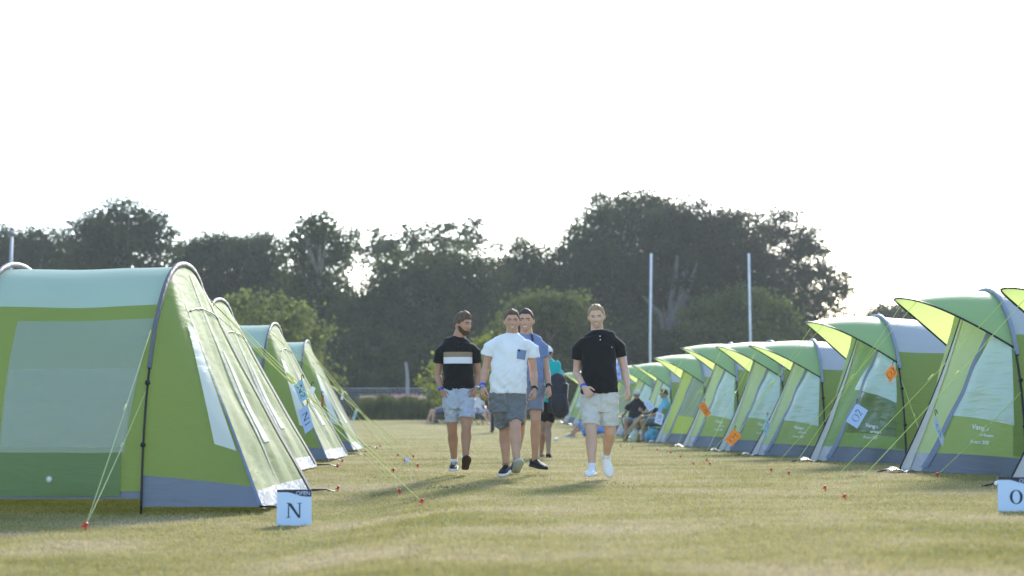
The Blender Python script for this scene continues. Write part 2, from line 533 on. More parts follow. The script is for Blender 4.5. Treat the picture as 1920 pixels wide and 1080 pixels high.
tree('small_tree', 'round bushy green tree behind the right-hand goal post', 'tree', 97, [(1395, 580, 65, 38), (1330, 605, 50, 40), (1440, 600, 50, 45), (1380, 650, 100, 60), (1300, 660, 50, 45), (1470, 640, 40, 45), (1390, 710, 120, 50)], 'mid', 33, leaf=.2, dens=230, clump=.85, trunk_r=.2, group=SG)
tree('shrub', 'dull dark shrub left of the left-hand goal post', 'shrub', 95, [(1200, 640, 55, 32), (1160, 660, 40, 40), (1245, 660, 40, 40), (1200, 710, 85, 50)], 'grey', 34, leaf=.2, dens=220, clump=.6, trunk_r=.15, group=SG)
tree('shrub', 'dusty dark undergrowth shrub left of the flower bed behind the last left tent', 'shrub', 94, [(640, 715, 60, 30), (600, 720, 50, 40), (690, 735, 40, 20), (640, 750, 80, 30)], 'grey', 35, leaf=.2, dens=200, clump=.6, trunk_r=.12, group=SG)
tree('shrub', 'dark undergrowth shrub behind the wire fence, left of the striped polo', 'shrub', 98, [(720, 700, 60, 50), (770, 690, 50, 60), (690, 660, 50, 50), (800, 720, 60, 50), (740, 740, 80, 30)], 'grey', 36, leaf=.22, dens=190, clump=.7, trunk_r=.12, group=SG)
tree('sapling', 'bright lime leafed sapling around the man in the striped polo', 'sapling', 70, [(900, 655, 22, 20), (890, 690, 28, 24), (915, 640, 14, 12), (800, 715, 16, 10), (815, 690, 14, 14), (825, 740, 20, 16), (875, 730, 30, 24), (905, 700, 20, 30)], 'lime', 37, leaf=.17, dens=150, clump=.4, trunk_r=.07, limbs=8, group=SG)
tree('shrub', 'dark shrub behind the legs of the man in the striped polo', 'shrub', 86, [(860, 760, 60, 28), (820, 765, 40, 22), (910, 755, 50, 34), (960, 750, 50, 36)], 'grey', 38, leaf=.18, dens=230, clump=.5, trunk_r=.1, group=SG)
tree('shrub', 'dark shrub between the last right tents and the tree behind the men', 'shrub', 92, [(1090, 730, 60, 40), (1140, 720, 50, 45), (1040, 750, 50, 30)], 'grey', 39, leaf=.2, dens=220, clump=.6, trunk_r=.1, group=SG)
# woodland floor of shade trees far behind, reads as one dark mass
def woodland():
    rng = np.random.default_rng(77)
    lobes = []
    for px_ in range(-150, 1560, 62):
        dd = 134 + rng.uniform(-4, 4)
        top = np.interp(px_, [-150, 0, 330, 560, 680, 900, 1050, 1300, 1480, 1560], [540, 540, 560, 560, 610, 600, 520, 500, 600, 680])
        for f in (0.1, 0.45, 0.8):
            c = unproj(px_ + rng.uniform(-15, 15), top + (775 - top) * f, dd)
            lobes.append((c, (3.0, 2.5, 2.6)))
    return foliage(rng, lobes, .42, 70, 1.2, False)
wco = woodland()
tag(obj('woodland', fast_mesh('woodland', wco, 4, np.arange(len(wco))), LEAF['dark'], smooth=False), label='dark mass of woodland behind the tree line', cat='woodland', kind='stuff')

# pale forked trunk of the beech (its own limbs show below the crown)
# reed bed, flowers
def reeds():
    rng = np.random.default_rng(9)
    n = 15000
    px_ = rng.uniform(664, 838, n); dd = rng.uniform(80, 86, n)
    x = (px_ - 960) / F * dd
    edge = np.interp(px_, [664, 690, 720, 790, 815, 838], [.55, 1.0, 1.0, .95, .8, .3])
    h = rng.uniform(.75, 1.15, n) * edge * (1 + .12 * np.sin(px_ * .15))
    z = np.array([ground_z(a, b) for a, b in zip(x, dd)])
    w = rng.uniform(.02, .045, n)
    l = rng.normal(0, .16, (n, 2)) * h[:, None]
    th = rng.random(n) * np.pi
    co = np.empty((n, 4, 3), dtype=np.float32)
    co[:, 0] = np.stack([x - w * np.cos(th), dd - w * np.sin(th), z], 1)
    co[:, 1] = np.stack([x + w * np.cos(th), dd + w * np.sin(th), z], 1)
    co[:, 2] = np.stack([x + l[:, 0] + w * .3, dd + l[:, 1], z + h], 1)
    co[:, 3] = np.stack([x + l[:, 0] - w * .3, dd + l[:, 1], z + h], 1)
    return co.reshape(-1, 3)
rco = reeds()
tag(obj('reed_bed', fast_mesh('reed_bed', rco, 4, np.arange(len(rco))), LEAF['reed'], smooth=False), label='tall green grass bed at the far edge of the field', cat='tall grass', kind='stuff')
def flower_heads(seed, n, lo, hi, y0, y1):
    rng = np.random.default_rng(seed)
    px_ = rng.uniform(lo, hi, n)
    if seed == 4:
        px_ = np.concatenate([rng.normal(757, 9, n // 2), rng.normal(735, 3, n // 8), rng.uniform(lo, hi, n - n // 2 - n // 8)])
    dd = rng.uniform(84, 89, n)
    x = (px_ - 960) / F * dd
    z = CAMZ + (775 - rng.uniform(y0, y1, n)) / F * dd
    s = rng.uniform(.03, .07, n)
    co = np.empty((n, 4, 3), dtype=np.float32)
    for k, (a, b) in enumerate(((-1, 0), (0, -2), (1, 0), (0, 2))):
        co[:, k] = np.stack([x + a * s, dd + rng.normal(0, .03, n), z + b * s], 1)
    return co.reshape(-1, 3)
fco = flower_heads(4, 70, 690, 792, 738, 756)
tag(obj('flower_bed', fast_mesh('flower_bed', fco, 4, np.arange(len(fco))), mat('willowherb', (0.36, 0.16, 0.33), .8, trans=.4), smooth=False), label='pink wildflowers above the tall grass by the fence', cat='wildflowers', kind='stuff')
fco = flower_heads(6, 2600, 676, 800, 744, 760)
tag(obj('seed_grass', fast_mesh('seed_grass', fco, 4, np.arange(len(fco))), mat('seed_heads', (0.34, 0.29, 0.22), .9, trans=.4), smooth=False), label='pale seeding grass heads between the flowers', cat='tall grass', kind='stuff')

# wire fence
def fence():
    root = empty('wire_fence', (0, 0, 0), 0, 'grey wire mesh fence with dark posts behind the flower bed', 'fence')
    m = mat('fence_wire', (.42, .46, .50), .5, metal=.3)
    dd = 91.0
    x0, x1 = (560 - 960) / F * dd, (1130 - 960) / F * dd
    g = ground_z(-8, dd)
    bm = bmesh.new()
    zt = g + 1.75
    k = 0
    x = x0
    while x < x1:
        tube(bm, [(x, dd, g), (x, dd, zt)], .008, n=4); x += .16
    for i in range(12):
        zz = g + .05 + (zt - g - .05) * i / 11
        tube(bm, [(x0, dd, zz), (x1, dd, zz)], .008 if i < 11 else .02, n=4)
    obj('mesh_panel', bm_mesh(bm, 'mesh_panel'), m, root)
    pm = mat('fence_post', (.09, .08, .06), .9)
    for px_ in (560, 652, 745, 838, 930, 1023, 1116):
        bm = bmesh.new(); xx = (px_ - 960) / F * dd
        tube(bm, [(xx, dd - .06, g - .1), (xx, dd - .06, zt + .05)], .06, n=8)
        obj('post', bm_mesh(bm, 'post'), pm, root)
fence()
def pale_trunk(px_, d, top, bot, r, label):
    a, b = unproj(px_, bot, d), unproj(px_ - 3, top, d)
    root = empty('bare_trunk', (a.x, d, ground_z(a.x, d)), 0, label, 'tree trunk')
    o = Vector(root.location)
    bm = bmesh.new()
    tube(bm, [Vector((0, 0, 0)), (a.lerp(b, .5) - o) + Vector((.05, 0, 0)), b - o], [r, r * .85, r * .6], n=8, sub=3)
    obj('stem', bm_mesh(bm, 'stem'), mat('bark_pale', (.30, .30, .29), .9, var=.2), root)
pale_trunk(764, 93, 680, 745, .13, 'pale bare trunk standing behind the wire fence')
def forked(px0):
    d = 102.0
    x0 = (px0 - 960) / F * d
    root = empty('bare_trunk', (x0, d, ground_z(x0, d)), 0, 'pale forked trunk with rising limbs right of the left goal post', 'tree trunk')
    o = Vector(root.location); bm = bmesh.new()
    P = lambda x, y: unproj(x, y, d) - o
    tube(bm, [P(1257, 790), P(1259, 640), P(1262, 600), P(1275, 565), P(1282, 510)], [.5, .36, .32, .22, .1], n=8, sub=3)
    tube(bm, [P(1262, 605), P(1258, 570), P(1266, 520), P(1270, 480)], [.25, .2, .15, .08], n=8, sub=3)
    tube(bm, [P(1262, 600), P(1284, 560), P(1298, 520), P(1308, 490)], [.2, .16, .12, .05], n=8, sub=3)
    tube(bm, [P(1245, 780), P(1243, 610), P(1228, 580), P(1205, 555)], [.25, .2, .15, .07], n=8, sub=3)
    obj('stem', bm_mesh(bm, 'stem'), mat('bark_grey', (.10, .098, .095), .9, var=.25), root)
forked(1257)

# goal posts
def goal():
    d = 88.0
    root = empty('rugby_goal', (0, d, 0), 0, 'white rugby goal with two tall thin uprights before the trees', 'goal posts')
    m = mat('post_white', (.62, .66, .72), .5, spec=.4, var=.15, scale=3)
    for bx, tx in ((1219, 1221), (1407, 1404)):
        a = unproj(bx, 640, d); b = unproj(tx, 476, d)
        g = ground_z(a.x, d)
        bm = bmesh.new()
        tube(bm, [(a.x, 0, g), (a.x, 0, a.z), (b.x, 0, b.z)], .062, n=12)
        obj('upright', bm_mesh(bm, 'upright'), m, root)
    a, b = unproj(1219, 705, d), unproj(1408, 705, d)
    bm = bmesh.new(); tube(bm, [(a.x, 0, a.z), (b.x, 0, b.z)], .06, n=10)
    obj('crossbar', bm_mesh(bm, 'crossbar'), m, root)
goal()
def floodlight():
    d = 92.0
    p = unproj(22, 440, d)
    root = empty('floodlight', (p.x, d, ground_z(p.x, d)), 0, 'grey floodlight pole with a small lamp head at the far left', 'floodlight')
    bm = bmesh.new(); h = p.z - root.location.z
    tube(bm, [(0, 0, 0), (0, 0, h)], [.095, .08], n=12)
    obj('pole', bm_mesh(bm, 'pole'), mat('galvanised', (.42, .46, .52), .45, metal=.5), root)
    bm = bmesh.new()
    Mx = Matrix.Translation((0.05, -.1, h + .05)) @ Matrix.Rotation(R(20), 4, 'Y') @ Matrix.Rotation(R(25), 4, 'X')
    box(bm, (-.28, -.2, -.1), (.28, .2, .1), Mx)
    box(bm, (-.05, -.05, -.3), (.05, .05, -.1), Mx)
    bmesh.ops.bevel(bm, geom=bm.edges[:], offset=.03, segments=2, affect='EDGES')
    obj('lamp_head', bm_mesh(bm, 'lamp_head'), mat('lamp_metal', (.12, .12, .13), .5), root)
floodlight()
# ------------------------------------------------------------------ tents
def cloth(name, c, back=None, trans=0.35, trans_out=None, tcol=None, rough=0.55, bump=0.25, stretch=(2.5, 2.5, 9.0), spec=0.35):
    """woven tent fabric: its lining may have another colour; light passes through"""
    m = bpy.data.materials.new(name); m.use_nodes = True
    N, L = m.node_tree.nodes, m.node_tree.links
    b = N['Principled BSDF']; b.inputs['Roughness'].default_value = rough; b.inputs['Specular IOR Level'].default_value = spec
    tc = N.new('ShaderNodeTexCoord')
    mp = N.new('ShaderNodeMapping'); mp.inputs['Scale'].default_value = stretch
    L.new(tc.outputs['Object'], mp.inputs['Vector'])
    n1 = N.new('ShaderNodeTexNoise'); n1.inputs['Scale'].default_value = 1.2; n1.inputs['Detail'].default_value = 3
    L.new(tc.outputs['Object'], n1.inputs['Vector'])
    r = N.new('ShaderNodeValToRGB')
    r.color_ramp.elements[0].color = (*[v * .9 for v in c], 1); r.color_ramp.elements[1].color = (*[v * 1.1 for v in c], 1)
    L.new(n1.outputs['Fac'], r.inputs['Fac'])
    src = r.outputs[0]
    if back:
        g = N.new('ShaderNodeNewGeometry')
        mx = N.new('ShaderNodeMix'); mx.data_type = 'RGBA'
        L.new(g.outputs['Backfacing'], mx.inputs[0]); L.new(src, mx.inputs[6]); mx.inputs[7].default_value = (*back, 1)
        src = mx.outputs[2]
    L.new(src, b.inputs['Base Color'])
    n2 = N.new('ShaderNodeTexNoise'); n2.inputs['Scale'].default_value = 1.6; n2.inputs['Detail'].default_value = 4; n2.inputs['Distortion'].default_value = .4
    L.new(mp.outputs[0], n2.inputs['Vector'])
    bp = N.new('ShaderNodeBump'); bp.inputs['Strength'].default_value = bump; bp.inputs['Distance'].default_value = .03
    L.new(n2.outputs['Fac'], bp.inputs['Height']); L.new(bp.outputs[0], b.inputs['Normal'])
    t = N.new('ShaderNodeBsdfTranslucent'); t.inputs['Color'].default_value = (*(tcol or c), 1)
    L.new(bp.outputs[0], t.inputs['Normal'])
    m2 = N.new('ShaderNodeMixShader'); m2.inputs[0].default_value = trans
    if trans_out is not None:
        g2 = N.new('ShaderNodeNewGeometry'); mr = N.new('ShaderNodeMapRange')
        mr.inputs['To Min'].default_value = trans_out; mr.inputs['To Max'].default_value = trans
        L.new(g2.outputs['Backfacing'], mr.inputs['Value']); L.new(mr.outputs[0], m2.inputs[0])
    L.new(b.outputs[0], m2.inputs[1]); L.new(t.outputs[0], m2.inputs[2]); L.new(m2.outputs[0], N['Material Output'].inputs['Surface'])
    return m

def film(name, c, alpha=.5, rough=.15, bump=.3, trans=.3):
    m = bpy.data.materials.new(name); m.use_nodes = True
    N, L = m.node_tree.nodes, m.node_tree.links
    b = N['Principled BSDF']; b.inputs['Base Color'].default_value = (*c, 1); b.inputs['Roughness'].default_value = rough; b.inputs['Specular IOR Level'].default_value = .6
    tc = N.new('ShaderNodeTexCoord'); mp = N.new('ShaderNodeMapping'); mp.inputs['Scale'].default_value = (1.6, 1.6, 9)
    mp.inputs['Rotation'].default_value = (0.3, 0.75, 0.2)
    L.new(tc.outputs['Object'], mp.inputs['Vector'])
    n2 = N.new('ShaderNodeTexNoise'); n2.inputs['Scale'].default_value = 1.3; n2.inputs['Detail'].default_value = 3; n2.inputs['Distortion'].default_value = .6
    L.new(mp.outputs[0], n2.inputs['Vector'])
    bp = N.new('ShaderNodeBump'); bp.inputs['Strength'].default_value = bump; bp.inputs['Distance'].default_value = .04
    L.new(n2.outputs['Fac'], bp.inputs['Height']); L.new(bp.outputs[0], b.inputs['Normal'])
    t = N.new('ShaderNodeBsdfTranslucent'); t.inputs['Color'].default_value = (*c, 1)
    m1 = N.new('ShaderNodeMixShader'); m1.inputs[0].default_value = trans
    L.new(b.outputs[0], m1.inputs[1]); L.new(t.outputs[0], m1.inputs[2])
    tr = N.new('ShaderNodeBsdfTransparent')
    m2 = N.new('ShaderNodeMixShader'); m2.inputs[0].default_value = alpha
    L.new(tr.outputs[0], m2.inputs[1]); L.new(m1.outputs[0], m2.inputs[2]); L.new(m2.outputs[0], N['Material Output'].inputs['Surface'])
    return m

GREEN = cloth('tent_green', (0.225, 0.305, 0.100), trans=.46, tcol=(.56, .66, .18), bump=.4)
GREEN_D = cloth('tent_green_flap', (0.165, 0.25, 0.10), trans=.3, tcol=(.28, .38, .12))
OLIVE = cloth('tent_lime_olive', (0.25, 0.305, 0.115), trans=.38, tcol=(.40, .46, .15), bump=.22)
ROOF_N = cloth('roof_pale_teal', (0.50, 0.65, 0.57), trans=.4, tcol=(.55, .68, .56), stretch=(1, 2, 2))
ROOF_O = cloth('roof_lavender', (0.53, 0.55, 0.61), trans=.35, stretch=(1, 5, 5), bump=.5)
SHEET = cloth('groundsheet_blue', (0.155, 0.18, 0.235), trans=.05, rough=.5, bump=.5)
SHEET_S = cloth('groundsheet_silver', (0.36, 0.37, 0.40), trans=.05, rough=.28, bump=.8, stretch=(6, 6, 6), spec=.6)
HOOD = cloth('hood_green', (0.285, 0.42, 0.18), back=(.56, .65, .22), trans=.5, trans_out=.13, tcol=(.58, .70, .23), bump=.2, stretch=(2, 2, 2))
O_GREEN = cloth('porch_green', (0.34, 0.47, 0.19), trans=.44, tcol=(.54, .68, .24), bump=.4)
O_LIGHT = cloth('porch_light_green', (0.58, 0.72, 0.40), trans=.5, tcol=(.74, .88, .46), bump=.45)
O_DEEP = cloth('porch_deep_green', (0.27, 0.42, 0.17), trans=.42, tcol=(.42, .60, .22), bump=.5)
O_LIME = cloth('porch_lime', (0.56, 0.66, 0.18), trans=.5, tcol=(.74, .88, .20))
MESHWIN = cloth('mesh_window', (0.37, 0.44, 0.33), trans=.36, tcol=(.50, .57, .38), rough=.5, bump=.6, stretch=(2, 2, 3))
PVC = film('window_film', (.72, .88, .88), alpha=.80, rough=.12, bump=1.0, trans=.3)
PVC_N = film('window_film_sunlit', (.90, .92, .92), alpha=.97, rough=.35, trans=.45, bump=.3)  # white colour stands in for sun reflecting off translucent film
ZIP = cloth('zip_flap', (0.17, 0.21, 0.30), trans=.05, bump=.3)
TRIM = cloth('pale_trim', (0.55, 0.54, 0.50), trans=.2, bump=.4, stretch=(6, 6, 6))
SLEEVE = cloth('pole_sleeve', (0.15, 0.15, 0.165), trans=.1, bump=.5, stretch=(9, 9, 9))
SLEEVE_O = cloth('pole_sleeve_blue', (0.27, 0.32, 0.40), trans=.15, bump=.5, stretch=(9, 9, 9))
BLACK = mat('black_pole', (0.012, 0.012, 0.016), .4)
ROPE = mat('guy_rope', (0.62, 0.72, 0.22), .6, trans=.2)
ROPE_P = mat('guy_rope_pale', (0.60, 0.66, 0.34), .6, trans=.2)
LETTER_W = mat('print_white', (.75, .80, .80), .6)

def grid_mesh(fn, nu, nv, name, off=0.0, us=(0, 1), vs=(0, 1)):
    P = [[None] * (nu + 1) for _ in range(nv + 1)]
    e = 1e-3
    co = []
    for j in range(nv + 1):
        v = vs[0] + (vs[1] - vs[0]) * j / nv
        for i in range(nu + 1):
            u = us[0] + (us[1] - us[0]) * i / nu
            p = fn(u, v)
            if off:
                du = fn(u + e, v) - fn(u - e, v); dv = fn(u, v + e) - fn(u, v - e)
                n = du.cross(dv)
                if n.length > 1e-12: p = p + n.normalized() * off
            co.append(p)
    idx = []
    w = nu + 1
    for j in range(nv):
        for i in range(nu):
            a = j * w + i
            idx += [a, a + 1, a + w + 1, a + w]
    return fast_mesh(name, np.array([tuple(p) for p in co]), 4, idx)

def arc(W, H, n):
    def f(t):
        th = math.pi * t
        c, s = math.cos(th), math.sin(th)
        return Vector((0, -W * math.copysign(abs(c) ** (2 / n), c), H * abs(s) ** (2 / n)))
    return f
def solve_t(f, z):
    a, b = 0.0, .5
    for _ in range(40):
        m = (a + b) / 2
        if f(m).z < z: a = m
        else: b = m
    return a

def fin(bm, pts, cen, hh, tt):
    """raised pole sleeve along a hoop: flat fin of height hh standing outwards"""
    rows = []
    for p in pts:
        o = (p - cen); o.x = 0; o.normalize()
        a = p - o * .005; b = p + o * hh
        rows.append([bm.verts.new(q + Vector((s, 0, 0))) for q, s in ((a, -tt), (a, tt), (b, tt), (b, -tt))])
    for r, s in zip(rows, rows[1:]):
        for k in range(4):
            bm.faces.new((r[k], r[(k + 1) % 4], s[(k + 1) % 4], s[k]))
    for r in (rows[0], rows[-1]): bm.faces.new(r)

def wave(amp, k):
    return lambda a, b: amp * (math.sin(a * k + 1.7 * math.sin(b * k * .7)) + .6 * math.sin(b * k * 1.9 + a * 2.3))

# ---------- left row: tunnel tent with a sloping porch, local +x is the way out
def n_tent():
    W, H, n = 1.5, 2.17, 2.25
    f = arc(W, H, n)
    root = empty('tunnel_tent', (0, 0, 0))
    sag = wave(.006, 4)
    def body(u, v):           # u: 0 front hoop .. 1 rear ; v: profile
        x = -4.0 * u
        p = f(v)
        dip = 1 - .012 * abs(math.sin(math.pi * x / 1.55)) - .05 * u * u
        return Vector((x, p.y * (1 - .08 * u * u) , p.z * dip)) + Vector((0, sag(x, v * 3), sag(v * 5, x))) * ((1 if .02 < v < .98 else 0) * min(1, abs(x) * 2))
    tr, tg = solve_t(f, 1.76), solve_t(f, .18)
    obj('roof_panel', grid_mesh(body, 40, 22, 'roof_panel', 0, (1, 0), (tr, 1 - tr)), ROOF_N, root)
    for a, b in ((tg, tr), (1 - tr, 1 - tg)):
        obj('side_wall', grid_mesh(body, 40, 16, 'side_wall', 0, (1, 0), (a, b)), GREEN, root)
    for a, b in ((0.012, tg), (1 - tg, .988)):
        obj('groundsheet', grid_mesh(body, 40, 4, 'groundsheet', .004, (1, 0), (a, b)), SHEET, root)
    # side window, flap and straps
    t0, t1 = solve_t(f, .50), solve_t(f, 1.63)
    def win(u, v):
        t = t0 + (t1 - t0) * v
        x0 = -.02 - .14 * (1 - v)
        x = -1.20 + (x0 + 1.20) * u
        return body(-x / 4, t)
    wo = obj('window', grid_mesh(win, 20, 14, 'window', .006), MESHWIN, root)
    wl_ = obj('window_sheen', grid_mesh(win, 20, 10, 'window_sheen', .011, (.02, .985), (.03, .56)), film('mesh_shine', (.50, .57, .48), alpha=.40, rough=.2, bump=.8, trans=.2), wo)  # paler film over the lower mesh paints in its shine
    t2 = solve_t(f, .14)
    flap = lambda u, v: body((1.42 - 1.24 * u) / 4, t2 + (t0 - t2) * v)
    fl = obj('window_flap', grid_mesh(flap, 20, 6, 'window_flap', .014), GREEN_D, root)
    bm = bmesh.new()
    cpt = flap(.53, .38) + Vector((0, -.03, 0))
    for k in range(5):
        a = math.pi / 5 * k
        dv = Vector((math.cos(a), 0, math.sin(a))) * .027
        tube(bm, [cpt - dv, cpt + dv], .0035, n=5)
    obj('emblem', bm_mesh(bm, 'emblem'), LETTER_W, fl)
    for xx in (-1.10, -.47):
        st = lambda u, v, xx=xx: body((-xx + .03 - .06 * u) / 4, .015 + (t2 + .004 - .015) * v)
        obj('strap', grid_mesh(st, 2, 4, 'strap', .016), GREEN_D, root)
    # pole hoops
    for k, xx in enumerate((0.0, -1.55, -3.1)):
        bm = bmesh.new()
        sc = 1 - .08 * (xx / 4) ** 2
        ts = [.17 + .66 * i / 40 for i in range(41)]
        fin(bm, [Vector((xx, f(t).y * sc, f(t).z)) for t in ts], Vector((xx, 0, .8)), .042, .014)
        obj('pole_sleeve', bm_mesh(bm, 'pole_sleeve'), SLEEVE, root)
        for sg in (0, 1):
            bm = bmesh.new()
            pts = [f(t if not sg else 1 - t) for t in [0.0, .03, .07, .11, .15, .19]]
            tube(bm, [Vector((xx, p.y * 1.015, p.z)) for p in pts], .010, n=8, sub=2)
            for zz in (2, 4):
                blob(bm, Vector((xx, pts[zz].y * 1.02, pts[zz].z)), .024, nu=8, nv=6)
            obj('pole', bm_mesh(bm, 'pole'), BLACK, root)
    # porch
    L = .98
    kn, kf = .40, .60
    cn, cf = Vector((L, -1.36, .02)), Vector((L, 1.46, .02))
    def near(u, v):
        h = f(kn * v)
        foot = f(0).lerp(cn, u)
        q = cn.lerp(f(kn), v)
        p = h * (1 - u) + q * u
        bl = math.sin(math.pi * v) * math.sin(math.pi * u)
        return p + Vector((.03, -.05, .02)) * bl + Vector((0, -.5, .3)) * (.010 * bl * math.sin(9 * u + 5 * v))
    def far(u, v):
        h = f(1 - kn * v)
        q = cf.lerp(f(kf), v)
        bl = math.sin(math.pi * v) * math.sin(math.pi * u)
        return h * (1 - u) + q * u + Vector((.03, .05, .02)) * bl
    def front(u, v):
        a = cn.lerp(f(kn), v); b = cf.lerp(f(kf), v)
        top = f(kn + (kf - kn) * u) - f(kn).lerp(f(kf), u)
        e_ = max(0.0, math.sin(math.pi * u)) ** .6
        s = e_ * (-.05 * math.sin(math.pi * v) + .010 * math.sin(v * 17 + 6 * u) * (1 - v) + .013 * math.sin(u * 21 + v * 5) * (1 - v * v) + .008 * math.sin(u * 47 - v * 9) * (1 - v))
        return a.lerp(b, u) + top * v + Vector((s, 0, s * .3))
    obj('porch_side', grid_mesh(near, 22, 26, 'porch_side', 0, (0, 1), (.09, 1)), GREEN, root)
    obj('porch_side', grid_mesh(lambda u, v: far(1 - u, v), 22, 26, 'porch_side', 0, (0, 1), (.09, 1)), OLIVE, root)
    obj('porch_skirt', grid_mesh(near, 22, 3, 'porch_skirt', 0, (0, 1), (0.012, .09)), SHEET, root)
    obj('porch_skirt', grid_mesh(lambda u, v: far(1 - u, v), 22, 3, 'porch_skirt', 0, (0, 1), (0.012, .09)), SHEET, root)
    obj('porch_door', grid_mesh(front, 34, 40, 'porch_door', 0, (0, 1), (.075, 1)), OLIVE, root)
    obj('door_skirt', grid_mesh(front, 34, 4, 'door_skirt', .002, (0, 1), (0.005, .075)), SHEET_S, root)
    # olive gusset beside the zip, side window whitened for the sun beside the crease
    gus = lambda u, v: near(.60 + .385 * u, v)
    sw = lambda u, v: near(.66 + .235 * u + .035 * (1 - v), .225 + .50 * v)
    obj('porch_window', grid_mesh(sw, 5, 16, 'porch_window', .010), PVC_N, root)
    obj('zip_flap', grid_mesh(lambda u, v: near(.965 + .035 * u, v), 2, 30, 'zip_flap', .008, (0, 1), (.02, .985)), ZIP, root)
    obj('zip_flap', grid_mesh(lambda u, v: front(.94 + .055 * u, v), 2, 30, 'zip_flap', .012, (0, 1), (.02, .985)), BLACK, root)
    # door windows (bright strips running down the sunlit door) and the tie line across
    for a in (.62,):
        dw = lambda u, v, a=a: front(a + (.11 * (u - .5)) * (1.25 - .5 * v), .25 + .40 * v)
        obj('door_window', grid_mesh(dw, 4, 16, 'door_window', .008), PVC_N, root)
    obj('door_zip', grid_mesh(lambda u, v: front(.49 + .02 * u, v), 2, 30, 'door_zip', .010, (0, 1), (.02, .97)), ZIP, root)
    bm = bmesh.new()
    tube(bm, [front(.02 + .1 * i, .82) + Vector((.012, 0, .006)) for i in range(10)], .006, n=6)
    obj('tie_line', bm_mesh(bm, 'tie_line'), BLACK, root)
    # corner strap to its peg
    for c, dv in ((cn, Vector((.20, -.12, 0))), (cf, Vector((.26, .06, 0)))):
        bm = bmesh.new()
        tube(bm, [c + Vector((-.02, 0, .03)), c + dv * .5 + Vector((0, 0, .035)), c + dv], [.03, .02, .012], [.012, .008, .006], side=(0, 1, 0), n=8)
        obj('corner_strap', bm_mesh(bm, 'corner_strap'), BLACK, root)
    # rear wall
    rear = lambda u, v: Vector((-4.0 - .55 * math.sin(math.pi * v) * 0 - .4 * u * (1 - u) * 2, body(1, u * .5).y * (1 - 2 * v), body(1, u * .5).z))
    obj('rear_wall', grid_mesh(rear, 12, 8, 'rear_wall', 0, (0.0, .99)), GREEN, root)
    return root

# ---------- right row: tent with a lime-lined hood over the door, local -x is the way out
def map_text(body_str, size, fn, u0, v0, du, dv, off, name, mtl, parent):
    """lettering laid on a fabric surface: text x runs along u, text y along v"""
    cu = bpy.data.curves.new('t', 'FONT'); cu.body = body_str; cu.size = 1.0; cu.offset = .012
    o = bpy.data.objects.new('t', cu); col.objects.link(o)
    dg = C.evaluated_depsgraph_get(); dg.update()
    me = bpy.data.meshes.new_from_object(o.evaluated_get(dg))
    bpy.data.objects.remove(o); bpy.data.curves.remove(cu)
    e = 1e-3
    for v in me.vertices:
        u_, v_ = u0 + v.co.x * du, v0 + v.co.y * dv
        p = fn(u_, v_)
        n = (fn(u_ + e, v_) - fn(u_ - e, v_)).cross(fn(u_, v_ + e) - fn(u_, v_ - e)).normalized()
        v.co = p + n * off
    me.name = name
    return obj(name, me, mtl, parent, smooth=False)

